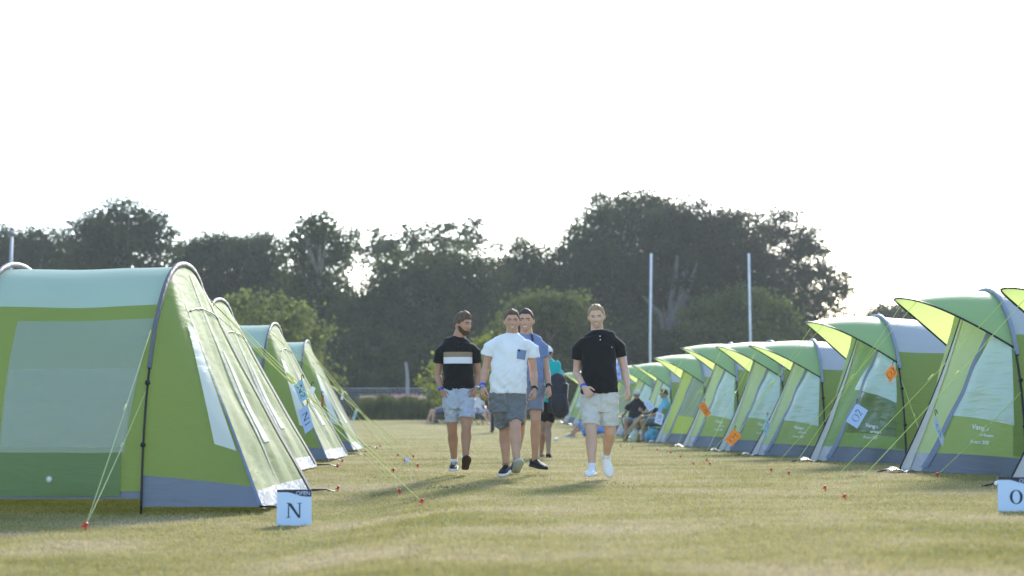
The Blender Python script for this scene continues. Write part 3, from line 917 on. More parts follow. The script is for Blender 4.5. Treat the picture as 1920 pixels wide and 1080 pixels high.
def o_tent(variant=0):
    W, H, n = 1.38, 2.05, 2.25
    f = arc(W, H, n)
    root = empty('tunnel_tent', (0, 0, 0))
    sag = wave(.006, 4)
    def body(u, v):
        x = 4.3 * u
        p = f(v)
        dip = 1 - .02 * abs(math.sin(math.pi * x / 2.1)) - .06 * u * u
        return Vector((x, p.y * (1 - .1 * u * u), p.z * dip)) + Vector((0, sag(x, v * 3), sag(v * 5, x))) * ((1 if .02 < v < .98 else 0) * min(1, abs(x) * 2))
    tr, tg = solve_t(f, 1.52), solve_t(f, .16)
    obj('roof_panel', grid_mesh(body, 40, 20, 'roof_panel', 0, (0, 1), (tr, 1 - tr)), ROOF_O, root)
    for a, b in ((tg, tr), (1 - tr, 1 - tg)):
        obj('side_wall', grid_mesh(body, 40, 16, 'side_wall', 0, (0, 1), (a, b)), GREEN, root)
    for a, b in ((.012, tg), (1 - tg, .988)):
        obj('groundsheet', grid_mesh(body, 40, 3, 'groundsheet', .003, (0, 1), (a, b)), SHEET, root)
    rear = lambda u, v: Vector((4.3 + .8 * u * (1 - u), body(1, u * .5).y * (1 - 2 * v), body(1, u * .5).z))
    obj('rear_wall', grid_mesh(rear, 12, 8, 'rear_wall', 0, (0, .99)), GREEN, root)
    for xx in (0.0, 2.1, 4.2):
        bm = bmesh.new(); sc = 1 - .1 * (xx / 4.3) ** 2; hz = 1 - .06 * (xx / 4.3) ** 2
        fin(bm, [Vector((xx, f(t).y * sc, f(t).z * hz)) for t in [.20 + .6 * i / 40 for i in range(41)]], Vector((xx, 0, .8)), .045, .018)
        obj('pole_sleeve', bm_mesh(bm, 'pole_sleeve'), SLEEVE_O, root)
        for sg in (0, 1):
            bm = bmesh.new()
            pts = [f(t if not sg else 1 - t) for t in (0, .03, .07, .11, .15, .21)]
            tube(bm, [Vector((xx - .01, p.y * 1.02 * sc, p.z)) for p in pts], .014, n=8, sub=2)
            for k in (2, 4):
                blob(bm, Vector((xx - .01, pts[k].y * 1.03 * sc, pts[k].z)), .026, nu=8, nv=6)
            obj('pole', bm_mesh(bm, 'pole'), BLACK, root)
    # hood
    ta = solve_t(f, 1.36)
    Hp = lambda a: f(.5 + a * (.5 - ta))
    def E(a):
        k = 1 - abs(a) ** 1.5
        h = Hp(a)
        return Vector((-1.02 * k, h.y * (1 - .05 * k), h.z - .075 * k - .05 * k * (1 - k)))
    def hood(a, e):
        p = Hp(a).lerp(E(a), e)
        return p + Vector((0, 0, .035 * math.sin(math.pi * e) * (1 - a * a)))
    # quad winding so that the outer side is the front face
    obj('hood', grid_mesh(lambda u, v: hood(2 * u - 1, v), 44, 14, 'hood'), HOOD, root)
    bm = bmesh.new()
    tube(bm, [hood(-1 + 2 * i / 40, 1.0) for i in range(41)], .011, n=7)
    obj('hood_trim', bm_mesh(bm, 'hood_trim'), BLACK, root)
    # porch: wedge meeting in a middle seam
    C0, C1 = Vector((-1.0, 0, .02)), None
    def C_(v):
        top = hood(0, .16) - Vector((0, 0, .01))
        p = C0.lerp(top, v)
        s = math.sin(math.pi * v)
        return p + Vector((.05 * s, 0, -.02 * s))
    def leg(v): return f(ta * v)
    def T(u): return hood(-u, .16 + .1 * u * (1 - u)) - Vector((0, 0, .008))
    def panel(u, v):
        a, b = C_(v), leg(v)
        lin = a.lerp(b, u)
        top = T(u) - C_(1).lerp(leg(1), u)
        s = math.sin(math.pi * u) * math.sin(math.pi * v)
        w_ = (.018 * math.sin(13 * u - 9 * v) + .010 * math.sin(29 * u - 17 * v + 1.3) + .012 * math.sin(7 * u + 19 * v)) * (2.1 if variant == 2 else 1.0) * math.sin(math.pi * u) * math.sin(math.pi * min(1, v * .9 + .1)) ** .5
        return lin + top * v + Vector((-.06, -.05, 0)) * s + Vector((-.6, -.7, 0)) * w_
    mir = lambda fn: (lambda u, v: Vector((fn(1 - u, v).x, -fn(1 - u, v).y, fn(1 - u, v).z)))
    zl = lambda v: .18 + .44 * v                     # where the zip runs
    A, B = ((O_LIGHT, O_GREEN), (O_LIME, O_LIME), (O_DEEP, O_DEEP))[variant]
    lo = .10
    obj('door_panel', grid_mesh(lambda u, v: panel(zl(v) * u, v), 16, 26, 'door_panel', 0, (0, 1), (lo, 1)), A, root)
    obj('porch_panel', grid_mesh(lambda u, v: panel(zl(v) + (1 - zl(v)) * u, v), 16, 26, 'porch_panel', 0, (0, 1), (lo, 1)), B, root)
    obj('porch_panel', grid_mesh(mir(panel), 24, 26, 'porch_panel', 0, (0, 1), (lo, 1)), B, root)
    obj('door_skirt', grid_mesh(lambda u, v: panel(zl(v) * u, v), 10, 3, 'door_skirt', .001, (0, 1), (0.0, lo)), SHEET_S, root)
    obj('porch_skirt', grid_mesh(lambda u, v: panel(zl(v) + (1 - zl(v)) * u, v), 14, 3, 'porch_skirt', .001, (0, 1), (0.0, lo)), SHEET, root)
    obj('porch_skirt', grid_mesh(mir(panel), 20, 3, 'porch_skirt', .001, (0, 1), (0, lo)), SHEET, root)
    zw = lambda v: .05 - .015 * v
    obj('zip_flap', grid_mesh(lambda u, v: panel(zl(v) - zw(v) * .4 + zw(v) * 1.2 * u + .006 * math.sin(v * 17), v), 3, 36, 'zip_flap', .012, (0, 1), (.02, .985)), ZIP, root)
    vb = .50 if variant == 2 else .31
    wn_ = lambda u, v: panel((zl(v) + .085 + .02 * (1 - v)) + (.915 - (zl(v) + .085 + .02 * (1 - v))) * u, vb + (.97 - vb) * v)
    wo = obj('window', grid_mesh(wn_, 14, 22, 'window', .009), MESHWIN if variant == 1 else PVC, root)
    if variant == 2:
        wl2 = lambda u, v: panel((zl(v * .3) + .14) + (.90 - (zl(v * .3) + .14)) * u, .20 + .30 * v)
        obj('window_lower', grid_mesh(wl2, 14, 12, 'window_lower', .011), film('film_dark', (.16, .24, .12), alpha=.8, rough=.08, bump=1.0, trans=.2), wo)
    lw = lambda u, v: panel(.90 + .1 * u, v)
    obj('edge_panel', grid_mesh(lw, 4, 24, 'edge_panel', .006, (0, 1), (.11, .99)), GREEN, root)
    obj('seam_trim', grid_mesh(lambda u, v: panel(.005 + .075 * u * (1.1 - .5 * v), v), 4, 30, 'seam_trim', .012, (0, 1), (.0, .97)), TRIM, root)
    bm = bmesh.new()
    tube(bm, [C_(v / 20) + Vector((-.012, -.004, 0)) for v in range(0, 20)], .012, n=6)
    obj('seam_pole', bm_mesh(bm, 'seam_pole'), BLACK, root)
    # crumpled skirt tongue and strap at the door foot
    bm = bmesh.new()
    rg = random.Random(5)
    g = [[bm.verts.new(Vector((-1.16 + .05 * j + rg.uniform(-.012, .012), -.30 * i / 5 - .02, .012 + .03 * math.sin(j * 1.2) * (1 - i / 7) + rg.uniform(0, .03)))) for j in range(6)] for i in range(6)]
    for i in range(5):
        for j in range(5): bm.faces.new((g[i][j], g[i][j + 1], g[i + 1][j + 1], g[i + 1][j]))
    obj('door_tongue', bm_mesh(bm, 'door_tongue'), SHEET_S, root, smooth=False)
    bm = bmesh.new()
    tube(bm, [Vector((-1.0, -.02, .04)), Vector((-1.15, -.03, .03)), Vector((-1.27, -.04, .0))], [.025, .02, .01], .01, side=(0, 1, 0), n=7)
    obj('corner_strap', bm_mesh(bm, 'corner_strap'), BLACK, root)
    if variant != 1:
        map_text('Vango', 1, panel, .545, .245, .062, .040, .012, 'lettering', LETTER_W, root)
        map_text('airbeam', 1, panel, .62, .21, .040, .026, .012, 'lettering', LETTER_W, root)
        map_text('Avant 500', 1, panel, .55, .165, .040, .030, .012, 'lettering', LETTER_W, root)
    root['_w'] = 0
    del root['_w']
    return root, hood, panel, f

def copy_tree(o, parent=None):
    c = o.copy(); col.objects.link(c)
    if parent is not None: c.parent = parent
    for ch in list(o.children): copy_tree(ch, c)
    return c

def ground_pt(px, py):
    """where the ray through a photograph pixel meets the ground"""
    lo, hi = 4.0, 200.0
    for _ in range(50):
        m = (lo + hi) / 2
        p = unproj(px, py, m)
        if p.z > ground_z(p.x, p.y): lo = m
        else: hi = m
    p = unproj(px, py, lo); p.z = ground_z(p.x, p.y)
    return p

PEGS = []
def guy(root, a_local, peg, r=.0026, m=None, slider=True):
    """guy line of a tent from a point on its hoops to a peg on the ground"""
    Mx = Matrix.Translation(root.location) @ root.rotation_euler.to_matrix().to_4x4()
    b = Mx.inverted() @ (peg + Vector((0, 0, .03)))
    a = Vector(a_local)
    bm = bmesh.new()
    mid = a.lerp(b, .5) + Vector((0, 0, -.02))
    tube(bm, [a, mid, b], r, n=5, sub=3)
    if slider:
        tube(bm, [a.lerp(b, .42), a.lerp(b, .45)], r * 2.3, n=6)
    g = obj('guy_line', bm_mesh(bm, 'guy_line'), m or ROPE, root)
    return Mx @ a, peg

def world_line(seg, t):
    a, b = seg
    return a.lerp(b + Vector((0, 0, .03)), t) + Vector((0, 0, -.02 * 4 * t * (1 - t)))

def peg(p, label, lean=(0.0, 0.0), red=True, s=1.0):
    o = empty('tent_peg', (p.x, p.y, p.z), 0, label, 'tent peg', 'tent pegs holding the guy lines')
    bm = bmesh.new()
    L = Vector((lean[0], lean[1], 1)).normalized()
    tube(bm, [L * -.04, L * .05 * s], [.007 * s, .011 * s], n=8)
    obj('shaft', bm_mesh(bm, 'shaft'), mat('peg_red', (.62, .035, .02), .4, spec=.5), o)
    bm = bmesh.new()
    tube(bm, [L * .045 * s, L * .062 * s], [.02 * s, .022 * s], n=10)
    tube(bm, [L * .04 * s + Vector((0, 0, 0)), L * .035 * s + Vector((-.03 * s, -.01, 0))], [.008, .007], n=6)
    obj('head', bm_mesh(bm, 'head'), mat('peg_red', (.62, .035, .02), .4, spec=.5), o)
    return o

# ---- place the left row
NG, OG = 'green tunnel tents in the left row', 'green hooded tents in the right row'
ntab = [
    (350, 490, 14.73, -.02, 'nearest left tent with the big mesh side window, filling the left edge of the photo'),
    (415, 557, 19.2, -.02, 'second tent in the left row, only hoop and sunlit door showing'),
    (517, 603, 24.4, .0, 'third tent in the left row, behind the blue cards reading N1 and N2'),
    (577, 636, 30.0, .03, 'farthest tent in the left row, its door beside the open grass'),
]
NT = []
proto = n_tent()
for i, (px_, py_, d_, rz, lb) in enumerate(ntab):
    o = proto if i == 0 else copy_tree(proto)
    p = unproj(px_, py_, d_)
    g = ground_z(p.x, d_)
    o.location = (p.x, d_, g)
    o.rotation_euler = (0, 0, rz)
    k = (p.z - g) / 2.225
    o.scale = (1, 1, k)
    tag(o, lb, 'tent', NG); NT.append(o)
    print('N tent', i, round(k, 3))
for o in NT: o.location.z -= 0.0

# ---- place the right row
otab = [
    (1880, 541, 14.9, 0, 'hooded tent cut off by the right edge, only its pointed hood and door foot showing'),
    (1678, 560, 18.3, 0, 'large hooded tent at the right edge with the blue card O1 before its door'),
    (1507, 605, 22.8, 2, 'hooded tent with the blue card O2 and a torn looking clear window'),
    (1408, 648, 26.6, 0, 'hooded tent with the lowest flattest hood, behind the blue card O3'),
    (1340, 650, 29.7, 0, 'hooded tent behind the orange card O4'),
    (1278, 653, 33.5, 0, 'hooded tent whose door stands behind the orange card O5'),
    (1225, 672, 38.3, 1, 'hooded tent with a bright lime open door beside the seated men'),
    (1183, 686, 44.0, 0, 'hooded tent directly behind the seated man in the pale cap'),
    (1152, 690, 48.5, 0, 'hooded tent hidden mostly by the arm of the man in plain black polo'),
    (1118, 693, 53.0, 1, 'lime doored tent seen past the waist of the man in plain black polo'),
    (1094, 695, 57.5, 0, 'distant hooded tent just left of the man in plain black polo'),
    (1072, 698, 62.0, 1, 'distant lime doored tent right of the backpack'),
    (1054, 701, 66.5, 0, 'most distant tent still visible, just behind the backpack'),
]
OT = []
pr = [o_tent(0), o_tent(1), o_tent(2)]
used = [False, False, False]
hoodf, panelf, archf = pr[0][1], pr[0][2], pr[0][3]
for i, (px_, py_, d_, var, lb) in enumerate(otab):
    o = copy_tree(pr[var][0]) if used[var] else pr[var][0]
    used[var] = True
    tip = unproj(px_, py_, d_)
    x = tip.x + 1.02
    g = ground_z(x - .5, d_)
    k = (tip.z - g) / hoodf(0, 1).z
    k = min(1.06, max(.88, k))
    o.location = (x, d_, g); o.rotation_euler = (0, 0, (-.01, .0, .035, -.05, .03, -.02, .05, -.03, .04, 0, .05, -.04, .02)[i])
    o.scale = ((1, 1.0, .97, 1.03, .98, 1.02, 1, .97, 1.02, 1, .98, 1, 1)[i], (1, 1.0, 1.05, .97, 1.03, .98, 1.04, 1, .97, 1.03, 1, .98, 1)[i], k)
    tag(o, lb, 'tent', OG); OT.append(o)
    print('O tent', i, round(k, 3), round(x, 2))
# ------------------------------------------------------------------ people
def skin_mat(name, c, warm=1.0):
    m = mat(name, c, .55, var=.10, scale=9, bump=.08, bscale=120, spec=.35)
    b = m.node_tree.nodes['Principled BSDF']
    b.inputs['Subsurface Weight'].default_value = .12
    b.inputs['Subsurface Radius'].default_value = (.012, .004, .002)
    return m
def fabric(name, c, bump=.35, bscale=14, sheen=.25, **k):
    return mat(name, c, .85, var=.07, scale=5, bump=bump, bscale=bscale, stretch=(1.0, 1.0, .55), sheen=sheen, trans=.06, spec=.15, **k)

def head_point(az, el, k, beard=False):
    """direction (az from the face, el up) -> point on a head of height .24*k; local axes x side, y face, z up"""
    ce, se = math.cos(el), math.sin(el)
    x, y, z = math.sin(az) * ce, math.cos(az) * ce, se
    a, b, c = .0835, .100, .120
    px_, py_, pz = a * x, b * y, c * z
    zf = se
    fr = max(0.0, math.cos(az))
    if zf < 0:
        px_ *= 1 - .34 * (-zf) ** 1.6
        if y < 0: py_ *= 1 - .45 * (-zf) ** 1.2
    else:
        px_ *= 1 + .03 * math.sin(zf * math.pi)
    if y < 0 and zf > -.2: py_ *= 1.04
    g = lambda v, m, s: math.exp(-((v - m) / s) ** 2)
    if y > 0:
        py_ *= .95
        X, Zc = px_, pz
        py_ += .030 * g(zf, -.90, .26) * fr                                     # chin
        py_ += .026 * g(X, 0, .0125) * g(Zc, -.030, .017) + .012 * g(X, 0, .010) * g(Zc, -.006, .018)   # nose
        py_ += .007 * g(abs(X), .014, .008) * g(Zc, -.036, .009)                # nostril wings
        py_ -= .014 * g(abs(X), .031, .016) * g(Zc, .003, .012)                 # eye sockets
        py_ += .006 * g(Zc, .023, .008) * g(X, 0, .05)                          # brow
        py_ += .008 * g(abs(X), .040, .017) * g(Zc, -.032, .018)                # cheek
        py_ += .008 * g(X, 0, .026) * g(Zc, -.064, .016)                        # mouth
        py_ -= .006 * g(X, 0, .020) * g(Zc, -.083, .007)
    return Vector((px_ * k, py_ * k, pz * k))

class Fig:
    """a person standing in world axes; c(x, y, off): crop pixel + depth offset -> local point"""
    def __init__(s, name_label, d, base_px, crop, fwd=(0, -1, 0), skin=(.40, .25, .18), group=None, vox=.0055):
        s.d = d
        b = unproj(*base_px, d)
        s.o = Vector((b.x, d, ground_z(b.x, d)))
        s.crop = crop
        s.fwd = Vector(fwd).normalized()
        s.side = Vector((0, 0, 1)).cross(s.fwd).normalized() * -1     # image right when facing the camera: +x
        s.root = empty('person', s.o, 0, name_label, 'person', group)
        s.skin = skin
        s.bm = bmesh.new()
        s.vox = vox
    def c(s, x, y, off=0.0):
        X0, Y0, sc = s.crop
        return unproj(X0 + x / sc, Y0 + y / sc, s.d + off) - s.o
    # ------- head
    def head(s, ctr, H, yaw, pitch, neck, tilt=0.0):
        """yaw: turn of the face from fwd (positive = towards image right)"""
        k = H * .925 / .24
        s.k = k
        ctr = Vector(ctr) - Vector((0, 0, H * .03))
        Mz = Matrix.Rotation(yaw, 3, 'Z')
        f = (Mz @ s.fwd).normalized()
        sd = f.cross(Vector((0, 0, 1))).normalized()
        up = sd.cross(f).normalized()
        base = Matrix((sd, f, up)).transposed()
        s.hm = base @ Matrix.Rotation(pitch, 3, 'X') @ Matrix.Rotation(tilt, 3, 'Y')
        s.hc = Vector(ctr)
        nu, nv = 48, 34
        rows = []
        for i in range(1, nv):
            el = -math.pi / 2 + math.pi * i / nv
            rows.append([s.bm.verts.new(s.hw(head_point(2 * math.pi * j / nu, el, k))) for j in range(nu)])
        lo = s.bm.verts.new(s.hw(head_point(0, -math.pi / 2, k))); hi = s.bm.verts.new(s.hw(head_point(0, math.pi / 2, k)))
        for i in range(len(rows) - 1):
            for j in range(nu):
                s.bm.faces.new((rows[i][j], rows[i][(j + 1) % nu], rows[i + 1][(j + 1) % nu], rows[i + 1][j]))
        for j in range(nu):
            s.bm.faces.new((rows[0][(j + 1) % nu], rows[0][j], lo)); s.bm.faces.new((rows[-1][j], rows[-1][(j + 1) % nu], hi))
        for q in (-1, 1):
            E = s.hm @ Matrix.Rotation(q * R(-22), 3, 'Z')
            blob(s.bm, s.hw(Vector((q * .086, -.008, -.012)) * k), Vector((.007, .019, .031)) * k, E, 12, 10)
        tube(s.bm, [neck + Vector((0, 0, -.05)), neck, s.hw(Vector((0, -.018, -.060)) * k), s.hw(Vector((0, -.015, -.02)) * k)], [.078 * k, .067 * k, .060 * k, .05 * k], n=16, sub=3)
    def hw(s, p): return s.hc + s.hm @ p
    def face(s, smile=.5, brow=(.06, .045, .03), eye=(.03, .022, .018)):
        k = s.k
        def surf(x, z, o=0.0):
            el = math.asin(max(-.99, min(.99, z / .120)))
            ce = math.cos(el)
            sx = x / .0835 / ce
            if z < 0: sx /= 1 - .34 * (-z / .12) ** 1.6
            az = math.asin(max(-.95, min(.95, sx)))
            p = head_point(az, el, 1.0)
            return s.hw(Vector((p.x, p.y + o, p.z)) * k)
        for q in (-1, 1):
            bm = bmesh.new()
            blob(bm, surf(q * .033, .003, .001), Vector((.0150, .004, .0050)) * k, s.hm, 10, 8)
            obj('eye', bm_mesh(bm, 'eye'), mat('eye_dark', eye, .3), s.root)
            bm = bmesh.new()
            tube(bm, [surf(q * .013, .018, .001), surf(q * .031, .024, .001), surf(q * .050, .017, .001)], [.0034 * k, .0042 * k, .0022 * k], n=6, sub=3)
            obj('eyebrow', bm_mesh(bm, 'eyebrow'), mat('brow_%.2f' % brow[0], brow, .9), s.root)
        bm = bmesh.new()
        w = .019 + .012 * smile
        lift = .006 * smile
        pts = [(-w, -.060 + lift), (-w * .5, -.0655), (0, -.067), (w * .5, -.0655), (w, -.060 + lift)]
        tube(bm, [surf(a, b, .0005) for a, b in pts], [.002 * k, .007 * k, .0085 * k, .007 * k, .002 * k], [.003 * k] * 5, side=s.hm @ Vector((0, 0, 1)), n=10, sub=3)
        obj('lips', bm_mesh(bm, 'lips'), mat('lips', (.34, .13, .11), .5), s.root)
        if smile > .3:
            bm = bmesh.new()
            tube(bm, [surf(a * .82, b + .001, .003) for a, b in pts], [.0008 * k, .004 * k, .005 * k, .004 * k, .0008 * k], [.002 * k] * 5, side=s.hm @ Vector((0, 0, 1)), n=10, sub=3)
            obj('teeth', bm_mesh(bm, 'teeth'), mat('teeth', (.72, .70, .66), .35), s.root)
    def shell(s, name, fn, m, seed=0, vox=.006, rough=.0065):
        """shell over the head: fn(az, el) -> thickness (negative = below the skin)"""
        bm = bmesh.new(); k = s.k
        nu, nv = 56, 40
        rows = []
        def P(az, el):
            p = head_point(az, el, k)
            t = fn(az, el)
            q = p * (1 + t / max(.05, p.length))
            nz = noise.noise(q * 55 + Vector((seed, 0, 0))) * rough + noise.noise(q * 22 + Vector((0, seed, 0))) * rough
            if t > 0: q = q * (1 + nz / q.length * min(1, t / .006))
            return s.hw(q)
        for i in range(1, nv):
            el = -math.pi / 2 + math.pi * i / nv
            rows.append([bm.verts.new(P(2 * math.pi * j / nu, el)) for j in range(nu)])
        lo = bm.verts.new(P(0, -math.pi / 2)); hi = bm.verts.new(P(0, math.pi / 2))
        for i in range(len(rows) - 1):
            for j in range(nu):
                bm.faces.new((rows[i][j], rows[i][(j + 1) % nu], rows[i + 1][(j + 1) % nu], rows[i + 1][j]))
        for j in range(nu):
            bm.faces.new((rows[0][(j + 1) % nu], rows[0][j], lo)); bm.faces.new((rows[-1][j], rows[-1][(j + 1) % nu], hi))
        return obj(name, bm_mesh(bm, name), m, s.root)
    def hair(s, m, top=.018, side=.007, front=.47, quiff=.0, seed=1):
        def fn(az, el):
            a = abs((az + math.pi) % (2 * math.pi) - math.pi)
            line = front + (.16 - front) * sstep(R(35), R(62), a) + (-.06 - .16) * sstep(R(62), R(82), a) + (-.42 + .06) * sstep(R(100), R(150), a)
            z = math.sin(el)
            mk = sstep(line - .05, line + .09, z)
            th = side + (top - side) * sstep(.35, .8, z) + quiff * max(0, math.cos(az)) * sstep(.5, .85, z)
            return -.012 + (th + .012) * mk
        return s.shell('hair', fn, m, seed)
    def beard(s, m):
        def fn(az, el):
            a = abs((az + math.pi) % (2 * math.pi) - math.pi)
            z = math.sin(el)
            up = -.52 + .40 * sstep(R(40), R(80), a)
            lo = -.98
            mk = sstep(up + .05, up - .10, z) * (1 - sstep(R(88), R(100), a))
            mk = max(mk, 0.9 * (1 - sstep(R(14), R(24), a)) * sstep(-.50, -.46, z) * (1 - sstep(-.42, -.38, z)))
            if a < R(13) and -.60 < z < -.49: mk *= .3
            return -.008 + .0125 * mk
        return s.shell('beard', fn, m, 4, rough=.003)
    # ------- limbs
    def hand(s, wr, dirv, palm_n, curl=.5, spread=.25, size=1.0, thumb=1):
        """palm + four unequal fingers + thumb; palm_n: where the palm faces; thumb: side (+/-) along palm_n x dir"""
        d = Vector(dirv).normalized()
        nrm = Vector(palm_n); nrm = (nrm - d * nrm.dot(d)).normalized()
        sd = nrm.cross(d).normalized() * thumb
        L = .19 * size
        pl = .095 * size
        tube(s.bm, [wr - d * .015, wr + d * .02, wr + d * pl * .6, wr + d * pl], [.026 * size, .030 * size, .040 * size, .041 * size], [.020 * size, .018 * size, .0165 * size, .013 * size], side=sd, n=14, sub=2)
        for i, (off, ln) in enumerate(((.032, .074), (.011, .083), (-.011, .077), (-.031, .060))):
            p = wr + d * (pl * .92) + sd * off * size
            dv = (d + sd * off * spread * 8).normalized()
            a = 0.0
            pts = [p]
            for seg, fr in enumerate((.44, .32, .24)):
                a += curl * (.7, .95, .7)[seg] * (1 + .08 * i)
                dd = dv * math.cos(a) + nrm * math.sin(a)
                pts.append(pts[-1] + dd * ln * fr * size)
            tube(s.bm, pts, [.0098 * size, .0092 * size, .0085 * size, .0072 * size], side=sd, n=8, sub=2)
        p = wr + d * .028 * size + sd * .028 * size
        t1 = (d * .75 + sd * .75 + nrm * .25).normalized()
        t2 = (d * .95 + sd * .25 + nrm * .35).normalized()
        tube(s.bm, [p - t1 * .015, p + t1 * .038 * size, p + t1 * .038 * size + t2 * .030 * size, p + t1 * .038 * size + t2 * .056 * size], [.0155 * size, .0125 * size, .0108 * size, .0085 * size], n=8, sub=2)
    def arm(s, sh, el, wr, r=(.052, .043, .039, .043, .027), k=1.0):
        m1, m2 = sh.lerp(el, .5), el.lerp(wr, .28)
        tube(s.bm, [sh.lerp(el, .16), m1, el, m2, el.lerp(wr, .7), wr], [r[0] * k * .85, r[1] * k * 1.04, r[2] * k, r[3] * k, r[4] * k * 1.2, r[4] * k], n=14, sub=3)
    def legs(s, hp, kn, an, k=1.0):
        th = hp.lerp(kn, .55)
        back = -s.fwd
        calf = kn.lerp(an, .30) + back * .018 * k
        tube(s.bm, [hp, th, kn.lerp(hp, .14), kn, kn.lerp(an, .12), calf, kn.lerp(an, .65), an.lerp(kn, .06), an - (kn - an).normalized() * .03],
             [.088 * k, .078 * k, .062 * k, .058 * k, .054 * k, .060 * k, .044 * k, .036 * k, .034 * k], n=16, sub=3)
        blob(s.bm, kn + s.fwd * .016 * k, Vector((.042, .042, .05)) * k)
    def torso(s, pel, neck, shl, shr, w=.150, dep=.095):
        c = pel.lerp(neck, .5)
        tube(s.bm, [pel + Vector((0, 0, -.06)), pel, c, pel.lerp(neck, .78), neck - Vector((0, 0, .03))], [w * .9, w * .9, w * .88, w * .82, .055], [dep * .9, dep * .9, dep * .85, dep * .75, .05], side=s.side, n=20, sub=3)
        dn = (neck - pel).normalized() * -.055
        tube(s.bm, [shl.lerp(shr, .14) + dn * 1.2, shl.lerp(shr, .5) + dn * .6, shr.lerp(shl, .14) + dn * 1.2], [.040, .05, .040], n=12, sub=2)
    def finish(s, skinm):
        me = voxel(s.bm, 'body', s.vox, 2, .4)
        s.body = obj('body', me, skinm, s.root)
    # ------- clothes
    def shirt(s, name, rings, sleeves, m, amp=.007, seed=0.0, collar=None, vox=.0065, side=None):
        """rings: (centre, half width, half depth) neck -> hem ; sleeves: (shoulder, mid, end, r0, r1)"""
        bm = bmesh.new()
        sd = side or s.side
        P = [r[0] for r in rings]; A = [r[1] for r in rings]; B = [r[2] for r in rings]
        d = (P[-1] - P[-2]).normalized()
        P = P + [P[-1] + d * .004, P[-1] - d * .035]; A = A + [A[-1] - .012, A[-1] - .016]; B = B + [B[-1] - .012, B[-1] - .016]
        body_n = len(rings)
        P2 = catmull(P[:body_n], 4); rr = catmull([Vector((a, b, 0)) for a, b in zip(A[:body_n], B[:body_n])], 4)
        tube(bm, P2 + P[body_n:], [v.x for v in rr] + A[body_n:], [v.y for v in rr] + B[body_n:], side=sd, n=32, rnd=False)
        for (a, b, c, r0, r1, *fl) in sleeves:
            dv = (c - b).normalized()
            rb = fl[0] if fl else r1
            a = a + (P[3] - a) * .16 + (P[4] - P[1]).normalized() * .046
            r0 = r0 * .86
            tube(bm, [a, a.lerp(b, .5), b, c, c + dv * .003, c - dv * .03], [r0, (r0 + r1) * .5, (r0 + 2 * r1) / 3, r1, r1 - .009, r1 - .013], [r0, (r0 + r1) * .5, (r0 + 2 * r1) / 3, rb, rb - .009, rb - .013], n=20, rnd=False)
        if collar:
            c0, c1, r0, r1 = collar
            tube(bm, [c0, c1], [r0, r1], n=20, rnd=False)
        top = P[0].z; bot = P[-1].z
        def wr(p):
            h = (top - p.z) / max(.1, top - bot)
            a = noise.noise(Vector((p.x * 7, p.y * 7, p.z * 11 + p.x * 9 + seed)))
            b = noise.noise(Vector((p.x * 16 + seed, p.y * 14, p.z * 24 - p.x * 20)))
            return amp * (a + .55 * b) * (.5 + .9 * max(0, h))
        return obj(name, voxel(bm, name, vox, 9, .5, wr), m, s.root)
    def shorts(s, waist, crotch, legs_, m, rw, dep, amp=.013, seed=0.0, vox=.0065, side=None):
        """waist: centre of the waistband; legs_: (hip, hem, r_top, r_hem)"""
        bm = bmesh.new()
        sd = side or s.side
        tube(bm, [waist + Vector((0, 0, .03)), waist, waist.lerp(crotch, .5), crotch], [rw * .97, rw, rw * 1.04, rw * .98], [dep * .92, dep * .95, dep, dep * .9], side=sd, n=28, sub=3, rnd=False)
        for hp, hem, r0, r1 in legs_:
            dv = (hem - hp).normalized()
            tube(bm, [hp, hp.lerp(hem, .5), hem, hem + dv * .003, hem - dv * .04], [r0, (r0 + r1) / 2, r1, r1 - .010, r1 - .014], [r0 * 1.05, (r0 + r1) / 2 * 1.08, r1 * 1.1, r1 * 1.1 - .010, r1 * 1.1 - .014], side=sd, n=24, rnd=False)
        def wr(p):
            a = noise.noise(Vector((p.x * 9, p.y * 9, p.z * 16 + seed + p.x * 10)))
            b = noise.noise(Vector((p.x * 18, p.y * 18 + seed, p.z * 34 - p.x * 26)))
            cx_ = crotch.x
            seam = -.010 * math.exp(-((p.x - cx_) / .010) ** 2) * (1 if p.z > crotch.z - .02 else 0)
            hem = sum(.004 * math.exp(-((((p - h_[1]).dot((h_[1] - h_[0]).normalized())) + .035) / .006) ** 2) for h_ in legs_)
            return amp * (a + .6 * b) + seam - hem
        return obj('shorts', voxel(bm, 'shorts', vox, 2, .5, wr), m, s.root)
    def shoe(s, an, toe, upv, mu, ms, L=.29, k=1.0, lace=None, sock=None, sock_dir=None, low=.075):
        """an: ankle joint; toe: direction heel -> toe; upv: up out of the shoe"""
        f = Vector(toe).normalized()
        u = Vector(upv); u = (u - f * u.dot(f)).normalized()
        sd = f.cross(u).normalized()
        M3 = Matrix((sd, f, u)).transposed()
        heel = an - u * low - f * .065
        W = lambda x, y, z: heel + M3 @ Vector((x, y, z)) * k
        # section along the foot: (y, half width, top height)
        sec = [(-.012, .018, .055), (0.0, .033, .078), (.035, .037, .092), (.085, .037, .096), (.125, .041, .078), (.17, .047, .060), (.215, .048, .048), (.255, .040, .040), (.280, .024, .030), (.290, .010, .022)]
        bm = bmesh.new()
        rings = []
        for y, w, h in sec:
            ring = []
            for j in range(14):
                th = 2 * math.pi * j / 14
                c_, s_ = math.cos(th), math.sin(th)
                x = w * math.copysign(abs(c_) ** .8, c_)
                z = .012 + (h - .012) * (.5 + .5 * math.copysign(abs(s_) ** .8, s_))
                x *= 1 - .28 * max(0, (z - .035) / .1) * (1 if h > .05 else .3)
                ring.append(bm.verts.new(W(x, y, z)))
            rings.append(ring)
